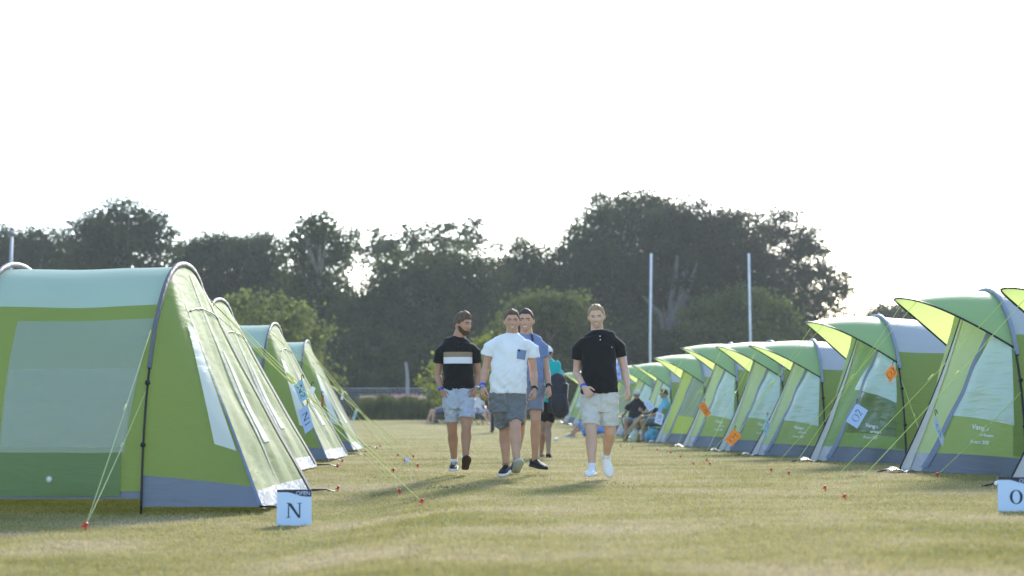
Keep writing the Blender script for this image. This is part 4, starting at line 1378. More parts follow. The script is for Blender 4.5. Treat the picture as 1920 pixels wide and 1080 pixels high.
        for a, b in zip(rings, rings[1:]):
            for j in range(14): bm.faces.new((a[j], b[j], b[(j + 1) % 14], a[(j + 1) % 14]))
        bm.faces.new(rings[0]); bm.faces.new(list(reversed(rings[-1])))
        bmesh.ops.recalc_face_normals(bm, faces=bm.faces[:])
        up_ = obj('shoe', bm_mesh(bm, 'shoe'), mu, s.root)
        bm = bmesh.new()
        lo_, hi_ = [], []
        out = [(w + .004, y - .004 if y < .1 else y + .003) for y, w, h in sec]
        pts = [(x, y) for x, y in out] + [(-x, y) for x, y in reversed(out)]
        lo_ = [bm.verts.new(W(x, y, -.004)) for x, y in pts]; hi_ = [bm.verts.new(W(x, y, .022 if abs(y - .28) > .05 else .024)) for x, y in pts]
        n = len(pts)
        for j in range(n): bm.faces.new((lo_[j], lo_[(j + 1) % n], hi_[(j + 1) % n], hi_[j]))
        bm.faces.new(list(reversed(lo_))); bm.faces.new(hi_)
        bmesh.ops.recalc_face_normals(bm, faces=bm.faces[:])
        obj('sole', bm_mesh(bm, 'sole'), ms, up_)
        if lace:
            bm = bmesh.new()
            for i in range(4):
                y = .10 + .022 * i; h = .088 - .0085 * i * 1.1
                tube(bm, [W(-.026, y, h - .008), W(0, y + .004, h + .004), W(.026, y, h - .008)], .0035 * k, n=6, sub=2)
            for q in (-1, 1):
                tube(bm, [W(0, .10, .094), W(q * .018, .105, .108), W(q * .032, .118, .086)], .003 * k, n=6, sub=2)
            obj('laces', bm_mesh(bm, 'laces'), lace, up_)
        if sock:
            bm = bmesh.new()
            ax = (sock_dir or u)
            tube(bm, [an - u * .02, an + ax * .02, an + ax * .045], [.046 * k, .043 * k, .042 * k], n=14)
            obj('sock', bm_mesh(bm, 'sock'), sock, s.root)
        return up_
    def band(s, name, p, dirv, r, h, m, rb=None):
        d = Vector(dirv).normalized()
        bm = bmesh.new()
        tube(bm, [p - d * h, p - d * h * .9, p + d * h * .9, p + d * h], [r * .96, r, r, r * .96], None, n=16, rnd=False)
        return obj(name, bm_mesh(bm, name), m, s.root)

SK_A = skin_mat('skin_tan', (.42, .235, .155))
SK_B = skin_mat('skin_rosy', (.52, .30, .21))
SK_D = skin_mat('skin_pale', (.60, .385, .29))
SK_T = skin_mat('skin_brown', (.34, .20, .135))
HAIR_BR = mat('hair_brown', (.100, .062, .036), .6, var=.4, scale=60, bump=.5, bscale=120, stretch=(1, 1, .3))
HAIR_DK = mat('hair_dark', (.045, .030, .022), .6, var=.4, scale=60, bump=.5, bscale=120, stretch=(1, 1, .3))
HAIR_BL = mat('hair_sandy', (.30, .20, .105), .55, var=.3, scale=60, bump=.5, bscale=120, stretch=(1, 1, .3))
BLACKC = fabric('black_cotton', (.013, .013, .014))
WHITEC = fabric('white_cotton', (.80, .82, .86), bump=.7)
BLUEC = fabric('blue_chambray', (.17, .24, .42), bump=.4)
SHORT_A = fabric('pale_blue_chino', (.44, .50, .62), bump=.5)
SHORT_B = fabric('grey_chino', (.165, .175, .19), bump=.5)
SHORT_C = fabric('slate_chino', (.19, .22, .29))
SHORT_D = fabric('stone_chino', (.60, .59, .56), bump=.5)
BAND = mat('wristband_blue', (.03, .10, .60), .4)
WATCH = mat('watch_black', (.012, .012, .014), .35)
STEEL = mat('watch_steel', (.5, .5, .5), .3, metal=.9)
SHOE_K = mat('shoe_black', (.012, .012, .013), .7, bump=.2)
SHOE_W = mat('shoe_white', (.78, .79, .82), .5, bump=.1)
SOLE_W = mat('sole_white', (.74, .75, .78), .6)
SOLE_G = mat('sole_gum', (.045, .02, .014), .6)
SOLE_K = mat('sole_black', (.02, .02, .022), .7)
SOLE_GR = mat('sole_grey', (.42, .43, .40), .7, var=.2, scale=50)
SOCK = fabric('white_sock', (.78, .78, .80))
LACE_W = mat('lace_white', (.8, .8, .82), .7)
LACE_K = mat('lace_black', (.02, .02, .02), .7)
BUTTON = mat('button_pale', (.7, .7, .7), .3)
PG = 'four men walking up the aisle between the tents'

def striped_mat():
    m = fabric('striped_polo', (.013, .013, .014))
    N, L = m.node_tree.nodes, m.node_tree.links
    b = N['Principled BSDF']
    tc = N.new('ShaderNodeTexCoord'); sp = N.new('ShaderNodeSeparateXYZ'); L.new(tc.outputs['Object'], sp.inputs[0])
    def band(sock, lo, hi):
        a = N.new('ShaderNodeMath'); a.operation = 'GREATER_THAN'; a.inputs[1].default_value = lo; L.new(sock, a.inputs[0])
        c = N.new('ShaderNodeMath'); c.operation = 'LESS_THAN'; c.inputs[1].default_value = hi; L.new(sock, c.inputs[0])
        d = N.new('ShaderNodeMath'); d.operation = 'MULTIPLY'; L.new(a.outputs[0], d.inputs[0]); L.new(c.outputs[0], d.inputs[1])
        return d.outputs[0]
    return m, N, L, b, sp, band

# ---------------- man in the striped polo
def man_striped():
    p = Fig('bearded man in black polo with tan and white chest stripes, looking sideways', 18.3, (862, 890), (780, 560, 3.0), group=PG)
    c = p.c
    neck = c(243, 215, 0.02)
    p.head(c(264, 139, -.02), 135 / 3 / F * p.d, R(52), R(-6), neck)
    shl, shr = c(146, 250, .02), c(322, 252, .02)
    ell, elr = c(122, 428, .05), c(350, 430, .06)
    wrl, wrr = c(142, 515, -.03), c(338, 505, -.02)
    p.arm(shl, ell, wrl); p.arm(shr, elr, wrr)
    p.hand(wrl, c(180, 600, -.10) - wrl, Vector((.75, .55, 0)), curl=.38, thumb=-1)
    p.hand(wrr, c(318, 560, -.10) - wrr, Vector((-.8, .5, 0)), curl=.4, thumb=1)
    pel = c(240, 530, 0)
    p.torso(pel, neck, shl, shr)
    hl, hr = c(195, 570, 0), c(287, 565, 0)
    knl, knr = c(204, 735, .05), c(283, 722, -.10)
    anl, anr = c(216, 918, .18), c(279, 910, -.12)
    p.legs(hl, knl, anl); p.legs(hr, knr, anr)
    p.finish(SK_A)
    p.face(.25, (.03, .02, .014))
    p.hair(HAIR_BR, .020, .009, .42, .012, seed=3)
    p.beard(mat('beard_brown', (.085, .055, .036), .8, bump=.6, bscale=150))
    m, N, L, b, sp, band = striped_mat()
    z1, z2, z3 = c(240, 366).z, c(240, 330).z, c(240, 301).z
    x1, x2 = c(156, 330).x, c(317, 330).x
    xm = band(sp.outputs[0], x1, x2)
    fr = N.new('ShaderNodeMath'); fr.operation = 'LESS_THAN'; fr.inputs[1].default_value = 0.0; L.new(sp.outputs[1], fr.inputs[0])
    xf = N.new('ShaderNodeMath'); xf.operation = 'MULTIPLY'; L.new(xm, xf.inputs[0]); L.new(fr.outputs[0], xf.inputs[1])
    prev = None
    base = b.inputs['Base Color'].links[0].from_socket
    for lo, hi, colr in ((z1, z2, (.74, .76, .82)), (z2, z3, (.30, .225, .15))):
        k_ = N.new('ShaderNodeMath'); k_.operation = 'MULTIPLY'; L.new(band(sp.outputs[2], lo, hi), k_.inputs[0]); L.new(xf.outputs[0], k_.inputs[1])
        mx = N.new('ShaderNodeMix'); mx.data_type = 'RGBA'; L.new(k_.outputs[0], mx.inputs[0]); L.new(base, mx.inputs[6]); mx.inputs[7].default_value = (*colr, 1)
        base = mx.outputs[2]
    L.new(base, b.inputs['Base Color'])
    rings = [(c(242, 218, .03), .060, .052), (c(241, 224, .025), .098, .070), (c(239, 234, .02), .140, .088), (c(236, 250, .02), .174, .105), (c(235, 300, .01), .172, .125), (c(236, 370, .0), .176, .12), (c(238, 440, .0), .174, .112), (c(238, 490, .0), .178, .115), (c(240, 513, .0), .180, .118)]
    sl = [(shl + Vector((.03, 0, 0)), c(136, 300, .03), c(127, 362, .04), .075, .066), (shr - Vector((.03, 0, 0)), c(334, 300, .03), c(341, 362, .04), .075, .066)]
    sh = p.shirt('polo_shirt', rings, sl, m, .006, 1.0, collar=(c(243, 226, .032), c(246, 212, .014), .084, .068))
    bm = bmesh.new()
    for y_ in (248, 270, 291):
        blob(bm, c(240, y_, -.112), (.006, .004, .006), nu=8, nv=6)
    obj('buttons', bm_mesh(bm, 'buttons'), mat('button_dark', (.05, .05, .05), .3), sh)
    p.shorts(c(240, 522, 0), c(240, 620, 0), [(hl, c(204, 690, .04), .096, .084), (hr, c(285, 674, -.06), .100, .094)], SHORT_A, .183, .122, seed=2.0)
    p.band('wristband', wrl.lerp(ell, .06), wrl - ell, .035, .012, BAND)
    w = p.band('watch', wrr.lerp(elr, .07), wrr - elr, .034, .014, STEEL)
    fw = Vector((0, -1, 0))
    p.shoe(anl, Vector((-.05, -1, -.10)), Vector((0, -.1, 1)), SHOE_K, SOLE_W, L=.28, k=1.0, lace=LACE_W, sock=SOCK, sock_dir=(knl - anl).normalized())
    p.shoe(anr, Vector((.12, -1, .55)), Vector((.0, .45, 1)), SHOE_K, SOLE_G, k=1.0, lace=LACE_W, sock=SOCK, sock_dir=(knr - anr).normalized())
man_striped()

# ---------------- man in the white t-shirt
def man_white():
    p = Fig('smiling man in white t-shirt with a blue chest pocket and grey shorts', 16.8, (960, 900), (780, 560, 3.0), group=PG)
    c = p.c
    neck = c(541, 208, .02)
    p.head(c(541, 121, -.03), 134 / 3 / F * p.d, R(2), R(-4), neck)
    shl, shr = c(436, 232, .02), c(640, 235, .02)
    ell, elr = c(392, 392, .06), c(660, 410, .05)
    wrl, wrr = c(374, 494, -.02), c(667, 505, -.04)
    p.arm(shl, ell, wrl, k=1.03); p.arm(shr, elr, wrr, k=1.03)
    p.hand(wrl, c(377, 570, -.06) - wrl, Vector((.8, .4, 0)), curl=.75, thumb=-1)
    p.hand(wrr, c(664, 600, -.08) - wrr, Vector((-.8, .4, 0)), curl=.75, thumb=1)
    pel = c(518, 545, 0)
    p.torso(pel, neck, shl, shr, .16)
    hl, hr = c(470, 585, 0), c(562, 580, 0)
    knl, knr = c(497, 735, .10), c(558, 725, -.16)
    anl, anr = c(508, 940, .16), c(566, 925, -.26)
    p.legs(hl, knl, anl, 1.02); p.legs(hr, knr, anr, 1.02)
    p.finish(SK_B)
    p.face(.9, (.05, .032, .02))
    p.hair(HAIR_BR, .010, .006, .52, .004, seed=5)
    rings = [(c(541, 206, .03), .062, .052), (c(541, 210, .025), .100, .072), (c(540, 219, .02), .150, .094), (c(538, 236, .02), .194, .115), (c(531, 290, .01), .186, .135), (c(526, 350, .0), .184, .138), (c(520, 430, -.01), .192, .145), (c(518, 500, -.01), .194, .140), (c(518, 533, -.01), .198, .140)]
    sl = [(shl + Vector((.03, 0, 0)), c(412, 280, .03), c(403, 318, .04), .084, .076), (shr - Vector((.03, 0, 0)), c(654, 285, .03), c(659, 330, .04), .084, .076)]
    sh = p.shirt('t_shirt', rings, sl, WHITEC, .012, 3.0, collar=(c(541, 207, .030), c(541, 195, .016), .084, .068))
    # pocket follows the chest
    bm = bmesh.new()
    q = [c(571, 286), c(621, 293), c(612, 346), c(566, 340)]
    dg = C.evaluated_depsgraph_get(); dg.update()
    from mathutils.bvhtree import BVHTree
    me = sh.data
    bv = BVHTree.FromPolygons([v.co for v in me.vertices], [pl.vertices for pl in me.polygons])
    def on(pt, off=.004):
        h = bv.ray_cast(Vector((pt.x, -1.0, pt.z)), Vector((0, 1, 0)))
        return Vector((pt.x, (h[0].y if h[0] else -.14) - off, pt.z))
    g = []
    for j in range(7):
        row = []
        for i in range(7):
            a = q[0].lerp(q[1], i / 6); b = q[3].lerp(q[2], i / 6)
            row.append(bm.verts.new(on(a.lerp(b, j / 6))))
        g.append(row)
    for j in range(6):
        for i in range(6): bm.faces.new((g[j][i], g[j + 1][i], g[j + 1][i + 1], g[j][i + 1]))
    pk = obj('pocket', bm_mesh(bm, 'pocket'), fabric('pocket_blue', (.20, .27, .44)), sh)
    bm = bmesh.new()
    a, b = on(c(575, 288), .008), on(c(586, 298), .008)
    box(bm, (a.x, min(a.y, b.y) - .002, b.z), (b.x, max(a.y, b.y) + .001, a.z))
    obj('pocket_badge', bm_mesh(bm, 'pocket_badge'), mat('badge_navy', (.01, .012, .03), .7), pk)
    p.shorts(c(518, 535, 0), c(515, 640, 0), [(hl, c(495, 712, .08), .106, .094), (hr, c(556, 700, -.10), .108, .100)], SHORT_B, .196, .138, seed=5.0)
    p.band('wristband', wrl.lerp(ell, .10), wrl - ell, .036, .011, BAND)
    p.band('wristband', wrl.lerp(ell, -.06), wrl - ell, .034, .007, mat('wristband_light_blue', (.06, .25, .75), .4))
    p.band('watch', wrr.lerp(elr, .03), wrr - elr, .036, .012, WATCH)
    p.shoe(anl, Vector((-.25, -1, -.12)), Vector((0, -.1, 1)), SHOE_K, SOLE_W, lace=LACE_K)
    p.shoe(anr, Vector((.14, -1, .50)), Vector((0, .45, 1)), SHOE_K, SOLE_GR, lace=LACE_K)
man_white()

# ---------------- man in the blue shirt behind
def man_blue():
    p = Fig('grinning man in open blue shirt half hidden behind the white t-shirt man', 18.2, (1005, 888), (780, 560, 3.0), group=PG)
    c = p.c
    neck = c(622, 200, .02)
    p.head(c(618, 118, -.02), 138 / 3 / F * p.d, R(-6), R(-4), neck)
    shl, shr = c(535, 238, .02), c(702, 232, .02)
    ell, elr = c(520, 410, .10), c(733, 400, .05)
    wrl, wrr = c(540, 500, .06), c(747, 492, -.05)
    p.arm(shl, ell, wrl); p.arm(shr, elr, wrr, k=1.04)
    p.hand(wrl, c(545, 570, .02) - wrl, Vector((.8, .4, 0)), curl=.6, thumb=-1)
    p.hand(wrr, c(757, 575, -.10) - wrr, Vector((-.8, .4, 0)), curl=.65, thumb=1)
    pel = c(645, 480, 0)
    p.torso(pel, neck, shl, shr, .145)
    hl, hr = c(600, 520, 0), c(668, 520, 0)
    knl, knr = c(590, 690, .16), c(673, 680, -.10)
    anl, anr = c(560, 915, .42), c(670, 908, .02)
    p.legs(hl, knl, anl); p.legs(hr, knr, anr)
    p.finish(SK_B)
    p.face(1.0, (.03, .02, .014))
    p.hair(HAIR_DK, .008, .005, .54, .0, seed=7)
    rings = [(c(622, 202, .03), .062, .052), (c(622, 207, .025), .10, .072), (c(623, 217, .02), .142, .090), (c(625, 236, .02), .172, .108), (c(632, 300, .01), .168, .125), (c(638, 370, .0), .160, .122), (c(642, 430, .0), .155, .118), (c(645, 470, .0), .160, .12)]
    sl = [(shl + Vector((.03, 0, 0)), c(522, 280, .05), c(519, 330, .07), .075, .068), (shr - Vector((.03, 0, 0)), c(712, 275, .03), c(718, 330, .035), .076, .070)]
    sh = p.shirt('shirt', rings, sl, BLUEC, .010, 8.0, collar=(c(622, 207, .034), c(624, 191, .012), .086, .070))
    bm = bmesh.new()
    a, b_, d_ = c(650, 196, -.06), c(655, 225, -.115), c(656, 262, -.13)
    tube(bm, [a, b_, d_], [.012, .014, .006], [.004, .004, .003], side=(1, 0, 0), n=6, sub=3)
    obj('collar_edge', bm_mesh(bm, 'collar_edge'), mat('navy_trim', (.03, .04, .09), .8), sh)
    p.shorts(c(645, 480, 0), c(640, 570, 0), [(hl, c(598, 650, .10), .096, .090), (hr, c(670, 635, -.07), .098, .098)], SHORT_C, .165, .118, seed=9.0)
    p.band('watch', wrr.lerp(elr, .03), wrr - elr, .037, .013, WATCH)
    p.shoe(anl, Vector((-.1, -1, -.15)), Vector((0, -.15, 1)), SHOE_K, SOLE_K)
    p.shoe(anr, Vector((.55, -.80, -.10)), Vector((0, -.05, 1)), SHOE_K, SOLE_K)
man_blue()

# ---------------- man in the plain black polo
def man_black():
    p = Fig('fair haired man in plain black polo and pale stone shorts, white sneakers', 16.8, (1120, 900), (780, 560, 3.0), group=PG)
    c = p.c
    neck = c(1018, 180, .02)
    p.head(c(1015, 95, -.03), 140 / 3 / F * p.d, R(-4), R(-12), neck, R(3))
    shl, shr = c(925, 222, .02), c(1126, 218, .02)
    ell, elr = c(905, 408, .07), c(1172, 395, .06)
    wrl, wrr = c(945, 500, -.13), c(1190, 500, -.04)
    p.arm(shl, ell, wrl, k=1.06); p.arm(shr, elr, wrr, k=1.06)
    p.hand(wrl, c(978, 545, -.22) - wrl, Vector((.5, .7, -.3)), curl=.9, thumb=-1)
    p.hand(wrr, c(1202, 575, -.08) - wrr, Vector((-.8, .4, 0)), curl=.55, thumb=1)
    pel = c(1030, 545, 0)
    p.torso(pel, neck, shl, shr, .16)
    hl, hr = c(985, 590, 0), c(1080, 590, 0)
    knl, knr = c(986, 745, -.12), c(1092, 745, .02)
    anl, anr = c(990, 950, -.16), c(1070, 885, .30)
    p.legs(hl, knl, anl, 1.04); p.legs(hr, knr, anr, 1.04)
    p.finish(SK_D)
    p.face(.7, (.20, .13, .07), eye=(.16, .10, .08))
    p.hair(HAIR_BL, .010, .005, .58, .006, seed=9)
    rings = [(c(1018, 184, .03), .062, .052), (c(1019, 190, .025), .105, .074), (c(1021, 200, .02), .155, .096), (c(1024, 218, .02), .192, .115), (c(1026, 280, .01), .186, .138), (c(1028, 350, .0), .186, .140), (c(1030, 430, -.01), .190, .142), (c(1030, 500, -.01), .193, .138), (c(1031, 530, -.01), .196, .138)]
    sl = [(shl + Vector((.03, 0, 0)), c(914, 285, .03), c(909, 340, .045), .084, .072), (shr - Vector((.03, 0, 0)), c(1142, 270, .03), c(1152, 325, .045), .084, .072)]
    sh = p.shirt('polo_shirt', rings, sl, BLACKC, .008, 12.0, collar=(c(1018, 192, .034), c(1019, 175, .014), .088, .071))
    bm = bmesh.new()
    for x_, y_ in ((1035, 211), (1037, 231)):
        blob(bm, c(x_, y_, -.128), (.007, .004, .007), nu=8, nv=6)
    obj('buttons', bm_mesh(bm, 'buttons'), BUTTON, sh)
    bm = bmesh.new()
    q = c(1102, 273, -.118)
    tube(bm, [q + Vector((-.004, 0, .008)), q + Vector((-.002, 0, -.004)), q + Vector((.006, 0, -.007))], [.0025, .003, .0025], n=6)
    obj('chest_emblem', bm_mesh(bm, 'chest_emblem'), BUTTON, sh)
    p.shorts(c(1032, 540, 0), c(1034, 640, 0), [(hl, c(983, 716, -.07), .106, .100), (hr, c(1087, 712, .01), .108, .100)], SHORT_D, .198, .138, seed=14.0)
    p.band('wristband', wrl.lerp(ell, .06), wrl - ell, .037, .012, BAND)
    p.shoe(anl, Vector((-.22, -1, -.02)), Vector((0, 0, 1)), SHOE_W, SOLE_W, lace=LACE_W, sock=SOCK, sock_dir=(knl - anl).normalized())
    p.shoe(anr, Vector((.16, -.62, -.82)), Vector((0, -.8, .55)), SHOE_W, SOLE_W, lace=LACE_W, sock=SOCK, sock_dir=(knr - anr).normalized())
man_black()

# ---------------- man with the backpack walking away
def man_pack():
    p = Fig('man in turquoise t-shirt walking away with a dark grey backpack', 25.6, (1022, 857), (1000, 660, 6.35), fwd=(.12, 1, 0), skin=(.34, .2, .13), group=None)
    c = p.c
    # the crop here is 762 px for 120 photo px
    neck = c(190, 110, 0)
    p.head(c(162, 15, .0), .25, R(0), R(-8), neck)
    shl, shr = c(120, 170, 0), c(285, 190, 0)
    ell, elr = c(90, 390, -.02), c(355, 420, -.08)
    wrl, wrr = c(110, 560, .15), c(270, 450, .22)
    p.arm(shl, ell, wrl); p.arm(shr, elr, wrr)
    p.hand(wrl, Vector((0, .2, -1)), Vector((1, 0, 0)), curl=.6, thumb=1)
    p.hand(wrr, Vector((-.8, .6, .3)), Vector((0, -1, 0)), curl=.8, thumb=-1)
    pel = c(190, 590, 0)
    p.torso(pel, neck, shl, shr, .145)
    hl, hr = c(150, 660, 0), c(215, 660, 0)
    knl, knr = c(122, 900, .06), c(175, 900, -.02)
    anl, anr = c(95, 1190, .20), c(180, 1180, -.20)
    p.legs(hl, knl, anl, .95); p.legs(hr, knr, anr, .95)
    p.finish(SK_T)
    p.hair(HAIR_DK, .010, .006, .5, seed=2)
    def capf(az, el):
        z = math.sin(el)
        return -.01 + .03 * sstep(.10, .2, z)
    p.shell('cap', capf, fabric('cap_white', (.75, .75, .75)), rough=.0)
    TEAL = fabric('turquoise_cotton', (.015, .42, .42))
    rings = [(c(190, 100, 0), .07, .062), (c(190, 122, 0), .12, .085), (c(200, 165, 0), .178, .108), (c(200, 270, 0), .165, .12), (c(195, 400, 0), .155, .118), (c(190, 520, 0), .155, .118), (c(190, 605, 0), .162, .122)]
    sl = [(shl, c(105, 240, 0), c(98, 300, -.01), .075, .07), (shr, c(310, 250, -.02), c(325, 310, -.04), .075, .07)]
    p.shirt('t_shirt', rings, sl, TEAL, .008, 22.0, collar=(c(190, 120, 0), c(188, 92, 0), .085, .078))
    p.shorts(c(190, 610, 0), c(180, 700, 0), [(hl, c(132, 820, .04), .094, .092), (hr, c(182, 830, -.01), .094, .094)], BLACKC, .168, .125, seed=24.0)
    for an, pit in ((anl, -.05), (anr, -.55)):
        f = Vector((.15, 1, pit)).normalized()
        bm = bmesh.new()
        tube(bm, [an + f * -.05 - Vector((0, 0, .05)), an + f * .02 - Vector((0, 0, .04)), an + f * .12 - Vector((0, 0, .055)), an + f * .2 - Vector((0, 0, .062))], [.03, .036, .045, .03], [.03, .036, .024, .012], side=(1, 0, 0), n=10, sub=2)
        obj('foot', bm_mesh(bm, 'foot'), SK_T, p.root)
        bm = bmesh.new()
        tube(bm, [an + f * -.07 - Vector((0, 0, .088)), an + f * .06 - Vector((0, 0, .085)), an + f * .22 - Vector((0, 0, .082))], [.036, .04, .045], [.012, .012, .012], side=(1, 0, 0), n=10)
        obj('flip_flop', bm_mesh(bm, 'flip_flop'), SOLE_K, p.root)
    # backpack, slung over the right shoulder
    o = p.o + c(295, 520, -.20)
    root = empty('backpack', o, R(-8), 'dark grey backpack hanging off the shoulder of the turquoise t-shirt man', 'backpack')
    BP = fabric('pack_grey', (.040, .038, .046), bump=.5)
    bm = bmesh.new()
    tube(bm, [Vector((-.02, .05, .33)), Vector((-.01, .0, .25)), Vector((0, -.01, 0)), Vector((.03, 0, -.24)), Vector((.03, .02, -.285))], [.07, .135, .155, .15, .11], [.05, .09, .11, .11, .08], side=(1, 0, 0), n=20, sub=4)
    box(bm, (-.145, -.085, -.27), (.155, .085, .20), Matrix.Rotation(.06, 4, 'Y'))
    bd = obj('pack_body', voxel(bm, 'pack_body', .012, 6, .5, lambda q: .008 * noise.noise(q * 9)), BP, root)
    bm = bmesh.new()
    tube(bm, [Vector((.01, -.10, .02)), Vector((.02, -.125, -.10)), Vector((.03, -.10, -.23))], [.10, .125, .11], [.02, .035, .025], side=(1, 0, 0), n=16, sub=3)
    obj('front_pocket', bm_mesh(bm, 'front_pocket'), BP, root)
    bm = bmesh.new()
    for dx in (-.10, -.03):
        tube(bm, [Vector((dx, .10, .28)), Vector((dx - .10, .10, .44)), Vector((dx - .12, .26, .50)), Vector((dx - .10, .37, .38)), Vector((dx - .06, .34, .05))], [.025] * 5, [.008] * 5, side=(1, 0, 0), n=8, sub=3)
    obj('strap', bm_mesh(bm, 'strap'), mat('pack_strap', (.02, .02, .022), .8), root)
man_pack()

# ---------------- seated men
CHAIR_M = mat('chair_tube', (.06, .075, .085), .4, metal=.4)
CHAIR_F = fabric('chair_fabric', (.020, .020, .024))
def camp_chair(loc, rz, label):
    root = empty('camping_chair', loc, rz, label, 'camping chair', 'folding chairs by the right row of tents')
    # local: sitter faces -y
    def sheet(fn, nu, nv, name):
        me = grid_mesh(fn, nu, nv, name)
        o = obj(name, me, CHAIR_F, root)
        md = o.modifiers.new('t', 'SOLIDIFY'); md.thickness = .008
        return o
    sheet(lambda u, v: Vector((-.27 + .54 * u, -.24 + .46 * v, .44 - .10 * math.sin(math.pi * u) - .06 * v + .02 * math.sin(math.pi * v))), 12, 8, 'seat')
    sheet(lambda u, v: Vector((-.27 + .54 * u, .22 + .17 * v + .05 * math.sin(math.pi * u), .38 + .46 * v)), 12, 8, 'backrest')
    legs = [((-.28, -.26, .44), (.28, -.27, 0)), ((.28, -.26, .44), (-.28, -.27, 0)), ((-.28, .40, .86), (-.30, .20, 0.0)), ((.28, .40, .86), (.30, .20, 0)),
            ((-.29, .24, .40), (-.29, -.28, 0)), ((.29, .24, .40), (.29, -.28, 0)), ((-.28, -.26, .42), (-.30, .22, 0)), ((.28, -.26, .42), (.30, .22, 0))]
    for a, b in legs:
        bm = bmesh.new(); tube(bm, [a, b], .014, n=8)
        blob(bm, b, (.022, .022, .014), nu=8, nv=6)
        obj('leg', bm_mesh(bm, 'leg'), CHAIR_M, root)
    for q in (-1, 1):
        bm = bmesh.new(); tube(bm, [(q * .30, -.27, .62), (q * .30, .02, .61), (q * .29, .30, .62)], [.028] * 3, [.008] * 3, side=(1, 0, 0), n=8)
        obj('armrest', bm_mesh(bm, 'armrest'), CHAIR_F, root)
        bm = bmesh.new(); tube(bm, [(q * .29, -.26, .43), (q * .30, -.27, .62)], .012, n=8)
        obj('arm_post', bm_mesh(bm, 'arm_post'), CHAIR_M, root)
    return root

